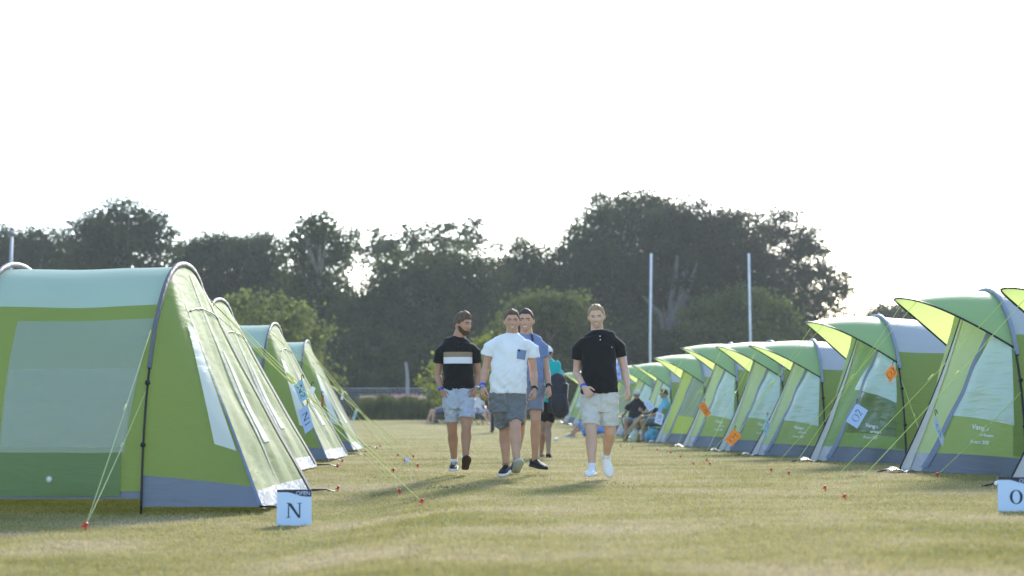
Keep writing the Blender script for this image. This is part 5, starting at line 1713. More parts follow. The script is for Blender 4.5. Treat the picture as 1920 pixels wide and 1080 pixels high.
def seated(label, d, base_px, rz_dir, spec):
    """rz_dir: horizontal facing vector; built in the sitter's own frame f/s/u with the hip over the seat"""
    f = Vector((*rz_dir, 0)).normalized()
    p = Fig(label, d, base_px, (0, 0, 1), fwd=f, vox=.008, group='men sitting on folding chairs')
    s_ = Vector((-f.y, f.x, 0))                # sitter's left
    P = lambda a, b, z: f * a + s_ * b + Vector((0, 0, z))
    p.side = s_
    neck = P(-.20, 0, 1.04)
    p.head(P(-.16, 0, 1.18), .25, spec.get('yaw', 0), R(-3), neck)
    for q in (-1, 1):
        sh = P(-.21, q * .19, .97); el, wr, hd, pn = spec['arm'][q]
        el, wr = P(*el), P(*wr)
        p.arm(sh, el, wr); p.hand(wr, P(*hd), P(*pn), curl=.6, thumb=q)
    pel = P(-.02, 0, .50)
    tube(p.bm, [P(-.03, 0, .46), P(-.05, 0, .54), P(-.11, 0, .66), P(-.165, 0, .78), P(-.205, 0, .90), P(-.205, 0, .98), P(-.20, 0, 1.03)], [.12, .135, .13, .135, .14, .10, .055], [.085, .09, .085, .085, .08, .06, .05], side=s_, n=20, sub=3)
    for q in (-1, 1):
        kn, an = P(*spec['leg'][q][0]), P(*spec['leg'][q][1])
        hp = P(-.02, q * .09, .50)
        p.legs(hp, kn, an)
        ft = spec['leg'][q][2]
        F_ = P(*ft).normalized()
        tube(p.bm, [an - F_ * .05 - Vector((0, 0, .03)), an + F_ * .04 - Vector((0, 0, .02)), an + F_ * .12 - Vector((0, 0, .045)), an + F_ * .19 - Vector((0, 0, .055))], [.032, .038, .044, .03], [.036, .036, .022, .012], side=s_, n=10, sub=2)
    p.finish(spec['skin'])
    p.face(.1, (.03, .02, .015))
    if spec.get('cap'):
        def capf(az, el):
            return -.012 + .030 * sstep(.16, .26, math.sin(el))
        cp = p.shell('cap', capf, spec['cap'], rough=.0)
        bm = bmesh.new(); k = p.k
        g = []
        for i in range(9):
            a = R(-58 + 116 * i / 8)
            g.append([bm.verts.new(p.hw(Vector((math.sin(a) * r_ * .82, math.cos(a) * r_, .030 - .12 * (r_ - .10) - .02 * abs(math.sin(a))))) ) for r_ in (.085, .12, .175 - .03 * abs(math.sin(a)))])
        for a, b in zip(g, g[1:]):
            for j in range(2): bm.faces.new((a[j], b[j], b[j + 1], a[j + 1]))
        o = obj('cap_peak', bm_mesh(bm, 'cap_peak'), spec['cap'], cp)
        md = o.modifiers.new('t', 'SOLIDIFY'); md.thickness = .006
        p.hair(HAIR_DK, .004, .005, .5)
    else:
        p.hair(spec['hair'], .018, .009, .45, seed=6)
    if spec.get('glasses'):
        bm = bmesh.new()
        for q in (-1, 1):
            blob(bm, p.hw(Vector((q * .032, .094, .004))), (.026, .008, .020), p.hm, 10, 8)
            tube(bm, [p.hw(Vector((q * .055, .088, .008))), p.hw(Vector((q * .082, .0, .006)))], .004, n=6)
        obj('sunglasses', bm_mesh(bm, 'sunglasses'), mat('shades', (.008, .008, .009), .15, spec=.6), p.root)
    sr = spec['shirt']
    rings = [(P(-.20, 0, 1.06), .07, .062), (P(-.205, 0, 1.03), .12, .085), (P(-.21, 0, .97), .185, .108), (P(-.20, 0, .86), .18, .13), (P(-.15, 0, .72), .178, .135), (P(-.08, 0, .60), .18, .14), (P(-.03, 0, .50), .18, .14)]
    sl = []
    for q in (-1, 1):
        sh = P(-.21, q * .18, .97); el = P(*spec['arm'][q][0])
        sl.append((sh, sh.lerp(el, .35), sh.lerp(el, .68), .078, .066))
    p.shirt('t_shirt', rings, sl, sr, .008, 31.0, collar=(P(-.20, 0, 1.05), P(-.195, 0, 1.085), .085, .076), vox=.009, side=s_)
    lg = []
    for q in (-1, 1):
        hp = P(-.02, q * .09, .50); kn = P(*spec['leg'][q][0])
        lg.append((hp, hp.lerp(kn, .85), .105, .088))
    bm = bmesh.new()
    tube(bm, [P(-.10, 0, .50), P(.03, 0, .49)], [.19, .18], [.13, .12], side=s_, n=20)
    for hp, hem, r0, r1 in lg:
        dv = (hem - hp).normalized()
        tube(bm, [hp, hp.lerp(hem, .5), hem, hem + dv * .003, hem - dv * .04], [r0, (r0 + r1) / 2, r1, r1 - .012, r1 - .02], n=18, rnd=False)
    obj('shorts', voxel(bm, 'shorts', .009, 2, .5, lambda q: .006 * noise.noise(q * 14)), spec['shorts'], p.root)
    for nm, fn in spec.get('extra', []):
        fn(p, P)
    return p

g0 = unproj(1243, 822, 39.2)
def on_ground(px_, d):
    x = (px_ - 960) / F * d
    return Vector((x, d, ground_z(x, d)))
ch1 = on_ground(1236, 39.3)
camp_chair(ch1, math.atan2(-1, -.22) + math.pi / 2 , 'dark folding chair holding the man in the light blue t-shirt')
seated('man in light blue t-shirt and sunglasses sitting sideways, legs crossed', 39.3, (1234, 824), (-1, -.25), dict(
    skin=SK_T, hair=HAIR_DK, glasses=True, shirt=fabric('sky_blue_cotton', (.13, .40, .62)), shorts=fabric('denim_grey', (.10, .15, .22)), yaw=R(0),
    arm={-1: ((-.10, -.24, .68), (.14, -.18, .64), (1, .3, -.1), (0, .3, -1)), 1: ((-.02, .25, .72), (.20, .12, .66), (1, -.3, -.1), (0, -.3, -1))},
    leg={1: ((.44, .10, .50), (.40, .09, .08), (1, .1, -.1)), -1: ((.42, -.06, .60), (.72, .04, .34), (.7, .2, -.4))}))
ch2 = on_ground(1192, 40.6)
camp_chair(ch2, math.atan2(-1, -.35) + math.pi / 2, 'dark folding chair holding the man in the pale cap')
seated('man in black t-shirt and pale cap sitting facing the aisle', 40.6, (1191, 820), (-.35, -1), dict(
    skin=SK_T, hair=HAIR_DK, glasses=True, cap=fabric('cap_pale', (.50, .50, .48)), shirt=fabric('black_tee', (.016, .015, .020)), shorts=fabric('shorts_grey', (.16, .20, .24)), yaw=R(6),
    arm={-1: ((-.10, -.30, .70), (.16, -.34, .62), (1, 0, -.2), (0, 0, -1)), 1: ((-.10, .30, .72), (.12, .22, .72), (.6, -.2, .5), (0, -.5, .3))},
    leg={-1: ((.42, -.12, .50), (.46, -.13, .08), (1, -.1, -.1)), 1: ((.42, .12, .50), (.48, .13, .08), (1, .1, -.1))}))
# ------------------------------------------------------------------ guy lines, pegs, cards, signs, belongings
def proj(p):
    v = Vector(p) - Vector((0, 0, CAMZ))
    cp, sp = math.cos(PITCH), math.sin(PITCH)
    z = v.y * cp + v.z * sp
    return 960 + F * v.x / z, 540 - F * (-v.y * sp + v.z * cp) / z
SEGS = []
ROPE_L = mat('guy_rope_yellow', (.74, .74, .26), .6, trans=.25)
def add_guy(t, a, pp, r=.0026, m=None):
    q = ground_pt(*pp)
    SEGS.append(guy(t, a, q, r, m or (ROPE_L if t in NT else None)))
    return q
SZ = lambda t: t.scale.z
peg(add_guy(NT[0], (.0, -1.44, 1.0), (160, 995), .003, ROPE_P), 'red tent peg nearest the camera at the left, on the side guy line', (.1, -.3), s=.9)
add_guy(NT[0], (.0, -1.30, 1.52), (160, 995), .003, ROPE_P)
fN = arc(1.5, 2.17, 2.25)
a1, a2 = fN(.66), fN(.36)
for k, (ti, att, pp, lb) in enumerate([
    (0, a1, (790.6, 947), 'red peg lowest in the grass at the end of the longest left guy line'),
    (0, a1, (750, 927), 'red peg holding the pale guy line right of the white sign reading N'),
    (1, a1, (737.6, 886), 'upright red peg left of the striped polo man, beside paired ropes'),
    (1, a2, (737.6, 886), None),
    (2, a1, (783.5, 877), 'upright red peg nearest the shoes of the striped polo man'),
    (2, a2, (776, 859), 'small peg behind the upright red one near the striped polo man'),
    (3, a1, (759, 867.6), 'small brown looking peg under the tiny blue tag on the grass'),
    (3, a2, (747, 857), 'farthest small peg of the left row guy lines'),
    (3, a1, (713, 839), 'red peg standing alone in the grass right of the farthest left tent'),
]):
    p_ = add_guy(NT[ti], (.02, att.y, att.z + .03), pp, .0042)
    if lb: peg(p_, lb, (.12 * (-1) ** k, -.15), s=.75)
ORD = ['nearest', 'second', 'third', 'farthest']
for i, t in enumerate(NT):
    Mx = Matrix.Translation(t.location) @ t.rotation_euler.to_matrix().to_4x4()
    for nm, lp in (('near', Vector((1.19, -1.49, 0))), ('far', Vector((1.22, 1.53, 0)))):
        w_ = Mx @ lp; w_.z = ground_z(w_.x, w_.y)
        peg(w_, 'red peg at the %s door corner strap of the %s left tent' % (nm, ORD[i]), (.25, -.1), s=.75)
OP = [
    (0, [(1585, 937), (1548, 920)]), (1, [(1447, 885), (1480, 891)]), (2, [(1301, 873), (1332, 873)]), (3, [(1277, 859), (1326, 866)]),
    (4, [(1233, 845), (1258, 851)]), (5, [(1164, 838), (1186, 842)]), (6, [(1073, 826), (1100, 828)]), (7, [(1084, 818), (1096, 821)]),
]
names = ['the tent cut off by the right edge', 'the tent of card O1', 'the tent of card O2', 'the flat hooded tent', 'the tent of card O4', 'the tent of card O5', 'the lime doored tent', 'the tent behind the pale cap']
for ti, pps in OP:
    for k, pp in enumerate(pps):
        a = hoodf((-.28, .28)[k], .99)
        q = add_guy(OT[ti], a, pp, .0032 if ti < 4 else .004)
        peg(q, 'orange red peg, %s guy line of %s' % (('left', 'right')[k], names[ti]), (-.15, -.2), s=.68)
for ti, lb in ((1, 'red peg by the door of the tent of card O1'), (2, 'red peg on the short side line behind card O2')):
    t = OT[ti]
    if ti == 1:
        q = add_guy(t, archf(.13) + Vector((0, -.03, 0)), (1757, 896), .004)
        peg(q, lb, (.1, -.2), s=.8)
    else:
        q = add_guy(t, archf(.17) + Vector((0, -.03, 0)), (1742, 876), .004)
        peg(q, lb, (.1, -.2), s=.8)

def line_depth(px, py):
    best, bd = None, 1e9
    for sg in SEGS:
        for i in range(60):
            w_ = world_line(sg, i / 59)
            x, y = proj(w_)
            dd = (x - px) ** 2 + (y - py) ** 2
            if dd < bd: bd, best = dd, w_
    return best.y, best, bd ** .5

# ---- serif lettering
def serif_N(bm, ox, oz, h, y, M):
    w = h * .98
    def poly(pts):
        f = [bm.verts.new(M @ Vector((ox + a * w, y, oz + b * h))) for a, b in pts]
        bm.faces.new(f)
    poly([(.08, 0), (.16, 0), (.16, .93), (.08, .93)])            # thin left stem
    poly([(-.02, 0), (.26, 0), (.26, .045), (-.02, .045)])
    poly([(-.02, .955), (.24, .955), (.24, 1), (-.02, 1)])
    poly([(.06, .96), (.30, .96), (.94, .03), (.90, -.02), (.80, -.02)])
    poly([(.84, 0), (.93, 0), (.93, .95), (.84, .95)])
    poly([(.72, .955), (1.04, .955), (1.04, 1), (.72, 1)])
def serif_O(bm, ox, oz, h, y, M, bold=1.0):
    w = h * .92
    n = 40
    out, inn = [], []
    for i in range(n):
        a = 2 * math.pi * i / n
        out.append(bm.verts.new(M @ Vector((ox + w * (.5 + .5 * math.cos(a)), y, oz + h * (.5 + .51 * math.sin(a))))))
        inn.append(bm.verts.new(M @ Vector((ox + w * (.5 + (.5 - .17 * bold) * math.cos(a)), y, oz + h * (.5 + (.51 - .05 * bold) * math.sin(a))))))
    for i in range(n):
        j = (i + 1) % n
        bm.faces.new((out[i], out[j], inn[j], inn[i]))
def stroke(bm, pts, w, M, y):
    pts = [Vector(p) for p in pts]
    L, Rr = [], []
    for i, p in enumerate(pts):
        t = (pts[min(i + 1, len(pts) - 1)] - pts[max(0, i - 1)]).normalized()
        n_ = Vector((-t.y, t.x)) * w / 2
        L.append(bm.verts.new(M @ Vector((p.x + n_.x, y, p.y + n_.y)))); Rr.append(bm.verts.new(M @ Vector((p.x - n_.x, y, p.y - n_.y))))
    for i in range(len(pts) - 1):
        bm.faces.new((L[i], L[i + 1], Rr[i + 1], Rr[i]))
def digit(bm, ch, ox, oz, h, y, M):
    w = h * .52
    A = lambda cx, cz, rx, rz, a0, a1, n=14: [(ox + w * (cx + rx * math.cos(R(a0 + (a1 - a0) * i / n))), oz + h * (cz + rz * math.sin(R(a0 + (a1 - a0) * i / n)))) for i in range(n + 1)]
    P = lambda *q: [(ox + w * a, oz + h * b) for a, b in q]
    t = h * .10
    if ch == '1': stroke(bm, P((.25, .82), (.5, .97), (.5, 0)), t, M, y); stroke(bm, P((.2, .03), (.8, .03)), t * .6, M, y - .0002)
    elif ch == '2': stroke(bm, A(.5, .72, .42, .26, 160, -40) + P((.05, .05), (.95, .05)), t, M, y)
    elif ch == '3': stroke(bm, A(.45, .74, .38, .23, 150, -80, 12) + A(.42, .27, .46, .27, 80, -150, 14), t, M, y)
    elif ch == '4': stroke(bm, P((.7, 0), (.7, .97), (.02, .27), (1.0, .27)), t, M, y)
    elif ch == '5': stroke(bm, P((.9, .95), (.25, .95), (.15, .52)) + A(.42, .30, .46, .30, 110, -150), t, M, y)
    elif ch == '6': stroke(bm, P((.8, .97), (.3, .65)) + A(.5, .28, .44, .28, 160, 520, 22), t, M, y)
    elif ch == '7': stroke(bm, P((.05, .94), (.95, .94), (.35, 0)), t, M, y)
INK = mat('print_ink', (.015, .018, .035), .6)
PAPER = {'blue': mat('card_blue', (.44, .57, .80), .35, spec=.5, trans=.25), 'pale': mat('card_pale', (.62, .72, .90), .35, spec=.5, trans=.25), 'orange': mat('card_orange', (.85, .34, .03), .4, trans=.3),
         'teal': mat('card_teal', (.40, .60, .68), .4, trans=.3), 'white': mat('card_white', (.78, .82, .88), .4, trans=.3), 'grey': mat('card_greyblue', (.30, .38, .50), .4, trans=.2), 'brown': mat('card_brown', (.45, .16, .05), .5, trans=.2)}
def card(text, o, r, u, label, colr, d=None, true=(.25, .165), hook=True, grp='cards hanging on the guy lines'):
    cx, cy = (r[0] + u[0]) / 2, (r[1] + u[1]) / 2
    if d is None:
        d, near, err = line_depth(cx, cy)
        d -= .03
    O, Rr, U = unproj(*o, d), unproj(*r, d), unproj(*u, d)
    ax, az = Rr - O, U - O
    # a card turned away from the view looks narrower: give the narrow side its depth back
    if az.length < true[1] * .9:
        dep = math.sqrt(true[1] ** 2 - az.length ** 2) * .8
        az = az + Vector((0, dep, 0))
    if ax.length < true[0] * .8:
        ax = ax + Vector((0, -math.sqrt((true[0] * .9) ** 2 - ax.length ** 2) * .5, 0))
    ctr = O + (ax + az) / 2
    n_ = ax.cross(az).normalized()
    if n_.y > 0: n_ = -n_
    w, h = ax.length, az.length
    X, Zv = ax.normalized(), az.normalized()
    M = Matrix(((X.x, -n_.x, Zv.x, 0), (X.y, -n_.y, Zv.y, 0), (X.z, -n_.z, Zv.z, 0), (0, 0, 0, 1)))
    root = empty('tent_card', ctr, 0, label, 'card', grp)
    bm = bmesh.new()
    box(bm, (-w / 2, -.0012, -h / 2), (w / 2, .0012, h / 2), M)
    obj('sheet', bm_mesh(bm, 'sheet'), PAPER[colr], root, smooth=False)
    if text:
        bm = bmesh.new()
        lh = h * .54
        tw = lh * (.98 if text[0] == 'N' else .92) + lh * .14 + lh * .52
        x0 = -tw / 2
        if text[0] == 'N': serif_N(bm, x0, -lh / 2, lh, -.0022, M); x0 += lh * 1.16
        else: serif_O(bm, x0, -lh / 2, lh, -.0022, M, .62); x0 += lh * 1.06
        digit(bm, text[1], x0, -lh / 2, lh, -.0022, M)
        obj('lettering', bm_mesh(bm, 'lettering'), INK, root, smooth=False)
    if hook:
        bm = bmesh.new()
        top = max((M @ Vector((a * w / 2, 0, b * h / 2)) for a in (-1, 1) for b in (-1, 1)), key=lambda q: q.z)
        tube(bm, [top * .92, top * 1.12 + Vector((0, -.01, .02)), top * 1.02 + Vector((.012, 0, .045)), top * .95 + Vector((.02, 0, .02))], .004, n=6, sub=3)
        obj('tie', bm_mesh(bm, 'tie'), BLACK, root)
    return root
card('N1', (560, 770), (572, 813.5), (573.5, 758), 'pale blue card reading N1, lower of the two left cards', 'blue')
card('N2', (551, 723), (565, 756), (563, 711), 'teal blue card reading N2, tilted just above the N1 card', 'teal')
card('O1', (1750, 793), (1767, 838), (1759, 778), 'pale blue card reading O1 before the large right tent', 'pale', d=15.8)
card('O2', (1607.5, 803.8), (1627.7, 769.7), (1588, 790), 'blue card reading O2 hanging diagonally', 'blue', d=18.6)
card('O3', (1668.3, 717.8), (1681.6, 701.5), (1660.9, 698.6), 'orange card reading O3, highest of the orange cards', 'orange', d=20.6, true=(.2, .16))
card('O4', (1371.9, 837), (1391, 817), (1360, 824.5), 'orange card reading O4 low over the grass', 'orange')
card('O5', (1309.6, 760.8), (1323, 782.4), (1321.5, 752.8), 'orange card reading O5, leftmost of the orange cards', 'orange')
card('O3', (1437, 821.5), (1443, 799), (1431, 802), 'narrow edge-on blue card reading O3', 'teal', d=23.5)
card('O6', (1240.8, 797.5), (1245, 776.7), (1227, 792), 'white blue card reading O6 behind the back of the seated man', 'pale', d=37.2, true=(.3, .2))
card('O7', (1207.5, 756.9), (1217, 772), (1218, 749.6), 'white blue card reading O7 between the two seated men', 'pale', d=37.6, true=(.3, .2))
card('', (1060.6, 778), (1065, 782), (1066, 768.7), 'small grey blue card near the backpack', 'grey', d=46, true=(.05, .1), hook=False)
card('', (580, 736), (586.8, 741), (584.8, 723), 'small blank white card right of the N2 card', 'white', true=(.05, .08))
card('', (602, 763), (606.5, 763), (603, 741), 'narrow brown card seen edge on by the third left tent', 'brown', true=(.04, .15))
card('', (639, 749), (643, 750), (641, 733), 'small blank white card on the steep rope of the farthest left tent', 'white', true=(.05, .1))
card('N4', (663.6, 791), (671, 769.6), (659.5, 785), 'narrow teal card reading N4 over the grass edge', 'teal', true=(.18, .12))
card('', (759, 867), (766, 868.5), (761, 857), 'tiny pale blue tag near the ground on a far rope', 'pale', true=(.04, .06), hook=False)

def sign(ch, l, r, top, bot, d, label):
    a, b = unproj(l, bot, d), unproj(r, top, d)
    w = b.x - a.x
    g = ground_z((a.x + b.x) / 2, d)
    h = b.z - g
    root = empty('row_sign', ((a.x + b.x) / 2, d, g), R(2 if ch == 'N' else -2), label, 'sign', 'letter signs at the row ends')
    I = Matrix.Identity(4)
    bm = bmesh.new()
    box(bm, (-w / 2, -.004, 0.004), (w / 2, .004, h))
    bd = obj('board', bm_mesh(bm, 'board'), mat('sign_blue', (.52, .67, .88), .4, spec=.5, trans=.12), root, smooth=False)
    bm = bmesh.new()
    n = 24
    lo, hi = [], []
    for i in range(n + 1):
        t = i / n
        z = h - h * (.075 + .125 * (1 / (1 + math.exp(-(t - .52) * 12))) - .012 * math.sin(t * math.pi))
        lo.append(bm.verts.new((-w / 2 + w * t, -.0052, z))); hi.append(bm.verts.new((-w / 2 + w * t, -.0052, h + .001)))
    for i in range(n): bm.faces.new((lo[i], lo[i + 1], hi[i + 1], hi[i]))
    obj('header_band', bm_mesh(bm, 'header_band'), mat('sign_navy', (.018, .024, .055), .5), bd, smooth=False)
    for txt, sz, zz in (('OPEN', .062, .095), ('THE', .028, .055)):
        cu = bpy.data.curves.new('t', 'FONT'); cu.body = txt; cu.size = sz * h / .25 * .62; cu.align_x = 'RIGHT'; cu.offset = .0004
        o = bpy.data.objects.new('t', cu); col.objects.link(o)
        dg = C.evaluated_depsgraph_get(); dg.update()
        me = bpy.data.meshes.new_from_object(o.evaluated_get(dg)); bpy.data.objects.remove(o)
        for v in me.vertices:
            v.co = Vector((w * .47 - (w * .07 if txt == 'THE' else 0) + v.co.x, -.0062, h - zz * h * 1.6 + .0 + v.co.y))
        me.name = 'header_lettering'
        obj('header_lettering', me, mat('sign_pale', (.42, .50, .68), .6), bd, smooth=False)
    bm = bmesh.new()
    lh = h * .41
    if ch == 'N': serif_N(bm, -lh * .49, h * .225, lh, -.0055, I)
    else: serif_O(bm, -lh * .46, h * .225, lh, -.0055, I, 1.25)
    obj('lettering', bm_mesh(bm, 'lettering'), mat('sign_navy', (.018, .024, .055), .5), bd, smooth=False)
    for q in (-1, 1):
        bm = bmesh.new(); tube(bm, [(q * w * .32, .010, -.08), (q * w * .32, .010, h * .6)], .005, n=6)
        obj('stake', bm_mesh(bm, 'stake'), mat('stake_wire', (.3, .3, .3), .4, metal=.7), root)
sign('N', 519, 584, 918, 982, 11.95, 'small blue sign with a navy band reading N in the grass at left')
sign('O', 1872, 1938, 895, 960, 11.5, 'small blue sign with a navy band reading O at the right edge')

# ---- belongings and people farther off
def bottle():
    p_ = on_ground(1196, 38.4)
    root = empty('bottle', p_, 0, 'dark amber bottle standing in the grass under the seated men', 'bottle')
    bm = bmesh.new()
    tube(bm, [(0, 0, 0), (0, 0, .01), (0, 0, .19), (0, 0, .23), (0, 0, .30)], [.035, .038, .038, .018, .014], n=12)
    obj('glass', bm_mesh(bm, 'glass'), mat('amber_glass', (.20, .12, .01), .15, spec=.6, trans=.3), root)
    bm = bmesh.new(); tube(bm, [(0, 0, .30), (0, 0, .315)], .017, n=10)
    obj('bottle_cap', bm_mesh(bm, 'bottle_cap'), mat('cap_dark', (.03, .03, .03), .4), root)
bottle()
def lump(name, label, cat, px_, d, size, m, seed, extra=None):
    p_ = on_ground(px_, d)
    root = empty(name, p_, .3, label, cat)
    bm = bmesh.new()
    sx, sy, sz = size
    tube(bm, [(0, 0, .01), (0, 0, sz * .35), (.01, 0, sz * .8), (.02, 0, sz)], [sx * .45, sx * .5, sx * .42, sx * .2], [sy * .45, sy * .5, sy * .35, sy * .12], side=(1, 0, 0), n=18, sub=3)
    obj('sack', voxel(bm, 'sack', .012, 2, .5, lambda q: .022 * noise.noise(q * 9 + Vector((seed, 0, 0)))), m, root)
    if extra == 'handles':
        bm = bmesh.new()
        for q in (-1, 1):
            tube(bm, [(-sx * .2, q * .03, sz * .9), (-.02, q * .05, sz * 1.25), (sx * .22, q * .03, sz * .9)], .009, n=6, sub=4)
        obj('handle', bm_mesh(bm, 'handle'), m, root)
    return root
lump('carrier_bag', 'light blue carrier bag slumped under the folding chair', 'bag', 1226, 38.9, (.52, .3, .30), mat('bag_blue', (.12, .42, .62), .35, var=.4, scale=6, trans=.3), 3, 'handles')
lump('carrier_bag', 'white and green plastic bag on the grass between the chairs', 'bag', 1190, 39.9, (.30, .25, .26), mat('bag_white', (.62, .70, .62), .35, var=.35, scale=8, trans=.3), 8, 'handles')
lump('holdall', 'small dark bag lying at the far edge of the field', 'bag', 815, 66, (.42, .3, .16), mat('bag_dark', (.04, .025, .025), .7), 12, 'handles')
def litter():
    p_ = on_ground(1041, 41.5)
    root = empty('paper_cup', p_, 0, 'white paper cup lying on the grass near the walking backpack man', 'paper cup')
    bm = bmesh.new()
    tube(bm, [(-.06, 0, .03), (.06, .0, .036)], [.028, .038], n=12, rnd=False)
    obj('cup', bm_mesh(bm, 'cup'), mat('cup_white', (.8, .8, .8), .5), root)
    bm = bmesh.new(); tube(bm, [(.055, 0, .036), (.064, 0, .036)], .041, n=12, rnd=False)
    obj('rim', bm_mesh(bm, 'rim'), mat('cup_white', (.8, .8, .8), .5), root)
litter()
def towel():
    d = 43.2
    a = unproj(1161, 664, d)
    root = empty('towel', a, 0, 'blue and white patterned towel hanging by the arm of the plain black polo man', 'towel')
    m = mat('towel_print', (.10, .22, .62), .9, c2=(.72, .76, .86), scale=9, trans=.3)
    me = grid_mesh(lambda u, v: Vector((-.16 + .34 * u + .03 * math.sin(v * 5), .05 * math.sin(u * 9 + v * 2), -.80 * v * (1 - .15 * u))), 18, 18, 'cloth_sheet')
    o = obj('cloth_sheet', me, m, root); md = o.modifiers.new('t', 'SOLIDIFY'); md.thickness = .008
    bm = bmesh.new()
    for x in (-.1, .1): box(bm, (x - .012, -.03, -.04), (x + .012, .03, .05))
    obj('peg_clip', bm_mesh(bm, 'peg_clip'), mat('cap_white', (.7, .7, .7)), root)
towel()

def far_seated(px_, d, rz, chair_lb, lb, shirt, shorts, group=None):
    q = on_ground(px_, d)
    camp_chair(q, math.atan2(rz[1], rz[0]) + math.pi / 2, chair_lb)
    # the frame builder wants a pixel of the base: use the chair's own spot
    f = proj(q)
    seated(lb, d, (f[0], f[1]), rz, dict(skin=SK_B, hair=HAIR_BR, shirt=shirt, shorts=shorts,
        arm={-1: ((-.10, -.27, .68), (.14, -.18, .62), (1, .3, -.1), (0, .3, -1)), 1: ((-.02, .27, .70), (.20, .12, .64), (1, -.3, -.1), (0, -.3, -1))},
        leg={1: ((.44, .12, .50), (.46, .12, .08), (1, .1, -.1)), -1: ((.44, -.12, .52), (.60, -.10, .10), (.8, .0, -.1))}))
far_seated(900, 63, (.8, -1), 'distant folding chair between the striped polo and the white t-shirt', 'distant person in pale top and light blue jeans sitting at the field edge', fabric('far_white', (.62, .60, .58)), fabric('far_jeans', (.30, .42, .66)))
far_seated(830, 65, (-1, -.4), 'distant folding chair left of the striped polo man', 'distant person in bright blue top sitting behind the striped polo man', fabric('far_blue', (.05, .20, .62)), fabric('far_denim', (.10, .14, .24)))

def standing_far():
    p = Fig('distant person in dark trousers standing behind the white t-shirt man', 52, (932, 798), (0, 0, 1), vox=.009)
    V = Vector
    neck = V((0, .02, 1.48))
    p.head(V((0, 0, 1.62)), .24, R(20), 0, neck)
    for q in (-1, 1):
        p.arm(V((q * .18, .02, 1.40)), V((q * .25, .06, 1.12)), V((q * .24, -.06, .88)))
        p.hand(V((q * .24, -.06, .88)), V((0, -.1, -1)), V((-q, .2, 0)), curl=.6, thumb=q)
        p.legs(V((q * .10, 0, .92)), V((q * .13, -.02, .50)), V((q * .15, .06 * q, .09)), .9)
    p.torso(V((0, 0, .95)), neck, V((-.18, .02, 1.40)), V((.18, .02, 1.40)), .14)
    p.finish(SK_B); p.face(.1); p.hair(HAIR_DK, .012, .007, .5)
    rings = [(V((0, .02, 1.52)), .07, .06), (V((0, .02, 1.49)), .12, .08), (V((0, .02, 1.42)), .18, .105), (V((0, .01, 1.2)), .165, .12), (V((0, 0, .90)), .168, .12)]
    p.shirt('t_shirt', rings, [(V((q * .16, .02, 1.40)), V((q * .21, .03, 1.27)), V((q * .235, .045, 1.18)), .075, .068) for q in (-1, 1)], fabric('far_grey', (.20, .22, .26)), .007, 41.0, collar=(V((0, .02, 1.49)), V((0, .02, 1.54)), .083, .075), vox=.009)
    bm = bmesh.new()
    tube(bm, [V((0, 0, .98)), V((0, 0, .88)), V((0, 0, .80))], [.165, .17, .165], [.11, .118, .11], side=(1, 0, 0), n=20)
    for q in (-1, 1):
        tube(bm, [V((q * .09, 0, .88)), V((q * .13, -.01, .50)), V((q * .15, .05 * q, .07))], [.095, .078, .066], n=16, sub=3, rnd=False)
    obj('trousers', voxel(bm, 'trousers', .010, 2, .5, lambda q: .006 * noise.noise(q * 12)), fabric('dark_trousers', (.022, .024, .034)), p.root)
    for q in (-1, 1):
        p.shoe(V((q * .15, .06 * q, .09)), V((q * .2, -1, 0)), V((0, 0, 1)), SHOE_K, SOLE_K)
standing_far()

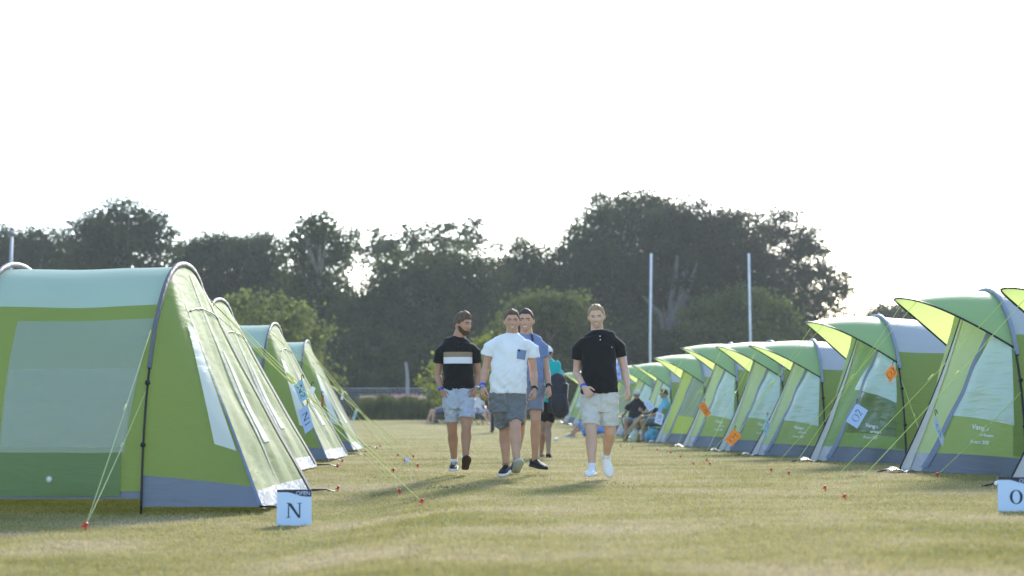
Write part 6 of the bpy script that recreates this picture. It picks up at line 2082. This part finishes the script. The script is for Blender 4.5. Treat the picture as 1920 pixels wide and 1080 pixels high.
def lying():
    d = 46.0
    p = Fig('person in blue lounging on the grass, knees raised, behind the walking men', d, (1100, 818), (0, 0, 1), fwd=(-1, 0, 0), vox=.009)
    V = Vector
    hip = V((0, 0, .13)); neck = V((.52, .05, .28))
    p.head(V((.66, .05, .36)), .24, 0, R(40), neck)
    for q in (-1, 1):
        p.arm(V((.46, q * .17, .24)), V((.62, q * .28, .06)), V((.40, q * .34, .05)))
        p.hand(V((.40, q * .34, .05)), V((-1, 0, 0)), V((0, 0, -1)), curl=.3, thumb=q)
    p.side = V((0, 1, 0))
    p.torso(hip, neck, V((.46, .17, .24)), V((.46, -.17, .24)), .14)
    kn = {-1: V((-.24, -.10, .40)), 1: V((-.10, .12, .34))}
    an = {-1: V((-.46, -.10, .08)), 1: V((-.40, .14, .07))}
    for q in (-1, 1):
        p.legs(hip + V((0, q * .09, 0)), kn[q], an[q], .9)
    p.finish(SK_B); p.face(.1); p.hair(HAIR_BR, .012, .007, .5)
    B = fabric('lounger_blue', (.12, .26, .62))
    p.shirt('t_shirt', [(V((.55, .05, .30)), .07, .06), (V((.52, .05, .28)), .12, .085), (V((.46, .04, .26)), .18, .11), (V((.25, .02, .2)), .17, .125), (V((0, 0, .15)), .17, .13)],
            [(V((.46, q * .16, .25)), V((.53, q * .22, .16)), V((.58, q * .26, .10)), .075, .068) for q in (-1, 1)], B, .007, 51.0, vox=.010, side=V((0, 1, 0)))
    bm = bmesh.new()
    tube(bm, [hip + V((.08, 0, 0)), hip, hip + V((-.08, 0, .02))], [.17, .175, .16], [.12, .125, .11], side=V((0, 1, 0)), n=18)
    for q in (-1, 1):
        tube(bm, [hip + V((0, q * .09, 0)), kn[q] + V((.01, 0, -.0))], [.10, .085], n=16)
    obj('shorts', voxel(bm, 'shorts', .010, 2, .5, lambda q: .007 * noise.noise(q * 12)), B, p.root)
    for q in (-1, 1):
        p.shoe(an[q], V((-1, 0, -.05)), V((0, 0, 1)), mat('shoe_tan', (.30, .26, .22), .8), SOLE_W)
lying()
# ------------------------------------------------------------------ air
def haze():
    bm = bmesh.new()
    box(bm, (-170, -25, -1.2), (170, 190, 26))
    o = obj('haze', bm_mesh(bm, 'haze'), smooth=False)
    m = bpy.data.materials.new('haze'); m.use_nodes = True
    N, L = m.node_tree.nodes, m.node_tree.links
    N.remove(N['Principled BSDF'])
    v = N.new('ShaderNodeVolumePrincipled')
    v.inputs['Color'].default_value = (.88, .95, 1.0, 1)
    v.inputs['Density'].default_value = HAZE
    v.inputs['Anisotropy'].default_value = 0.3
    L.new(v.outputs[0], N['Material Output'].inputs['Volume'])
    o.data.materials.append(m)
    tag(o, kind='stuff', label='thin bright summer evening haze', cat='haze')
HAZE = 0.00042
haze()
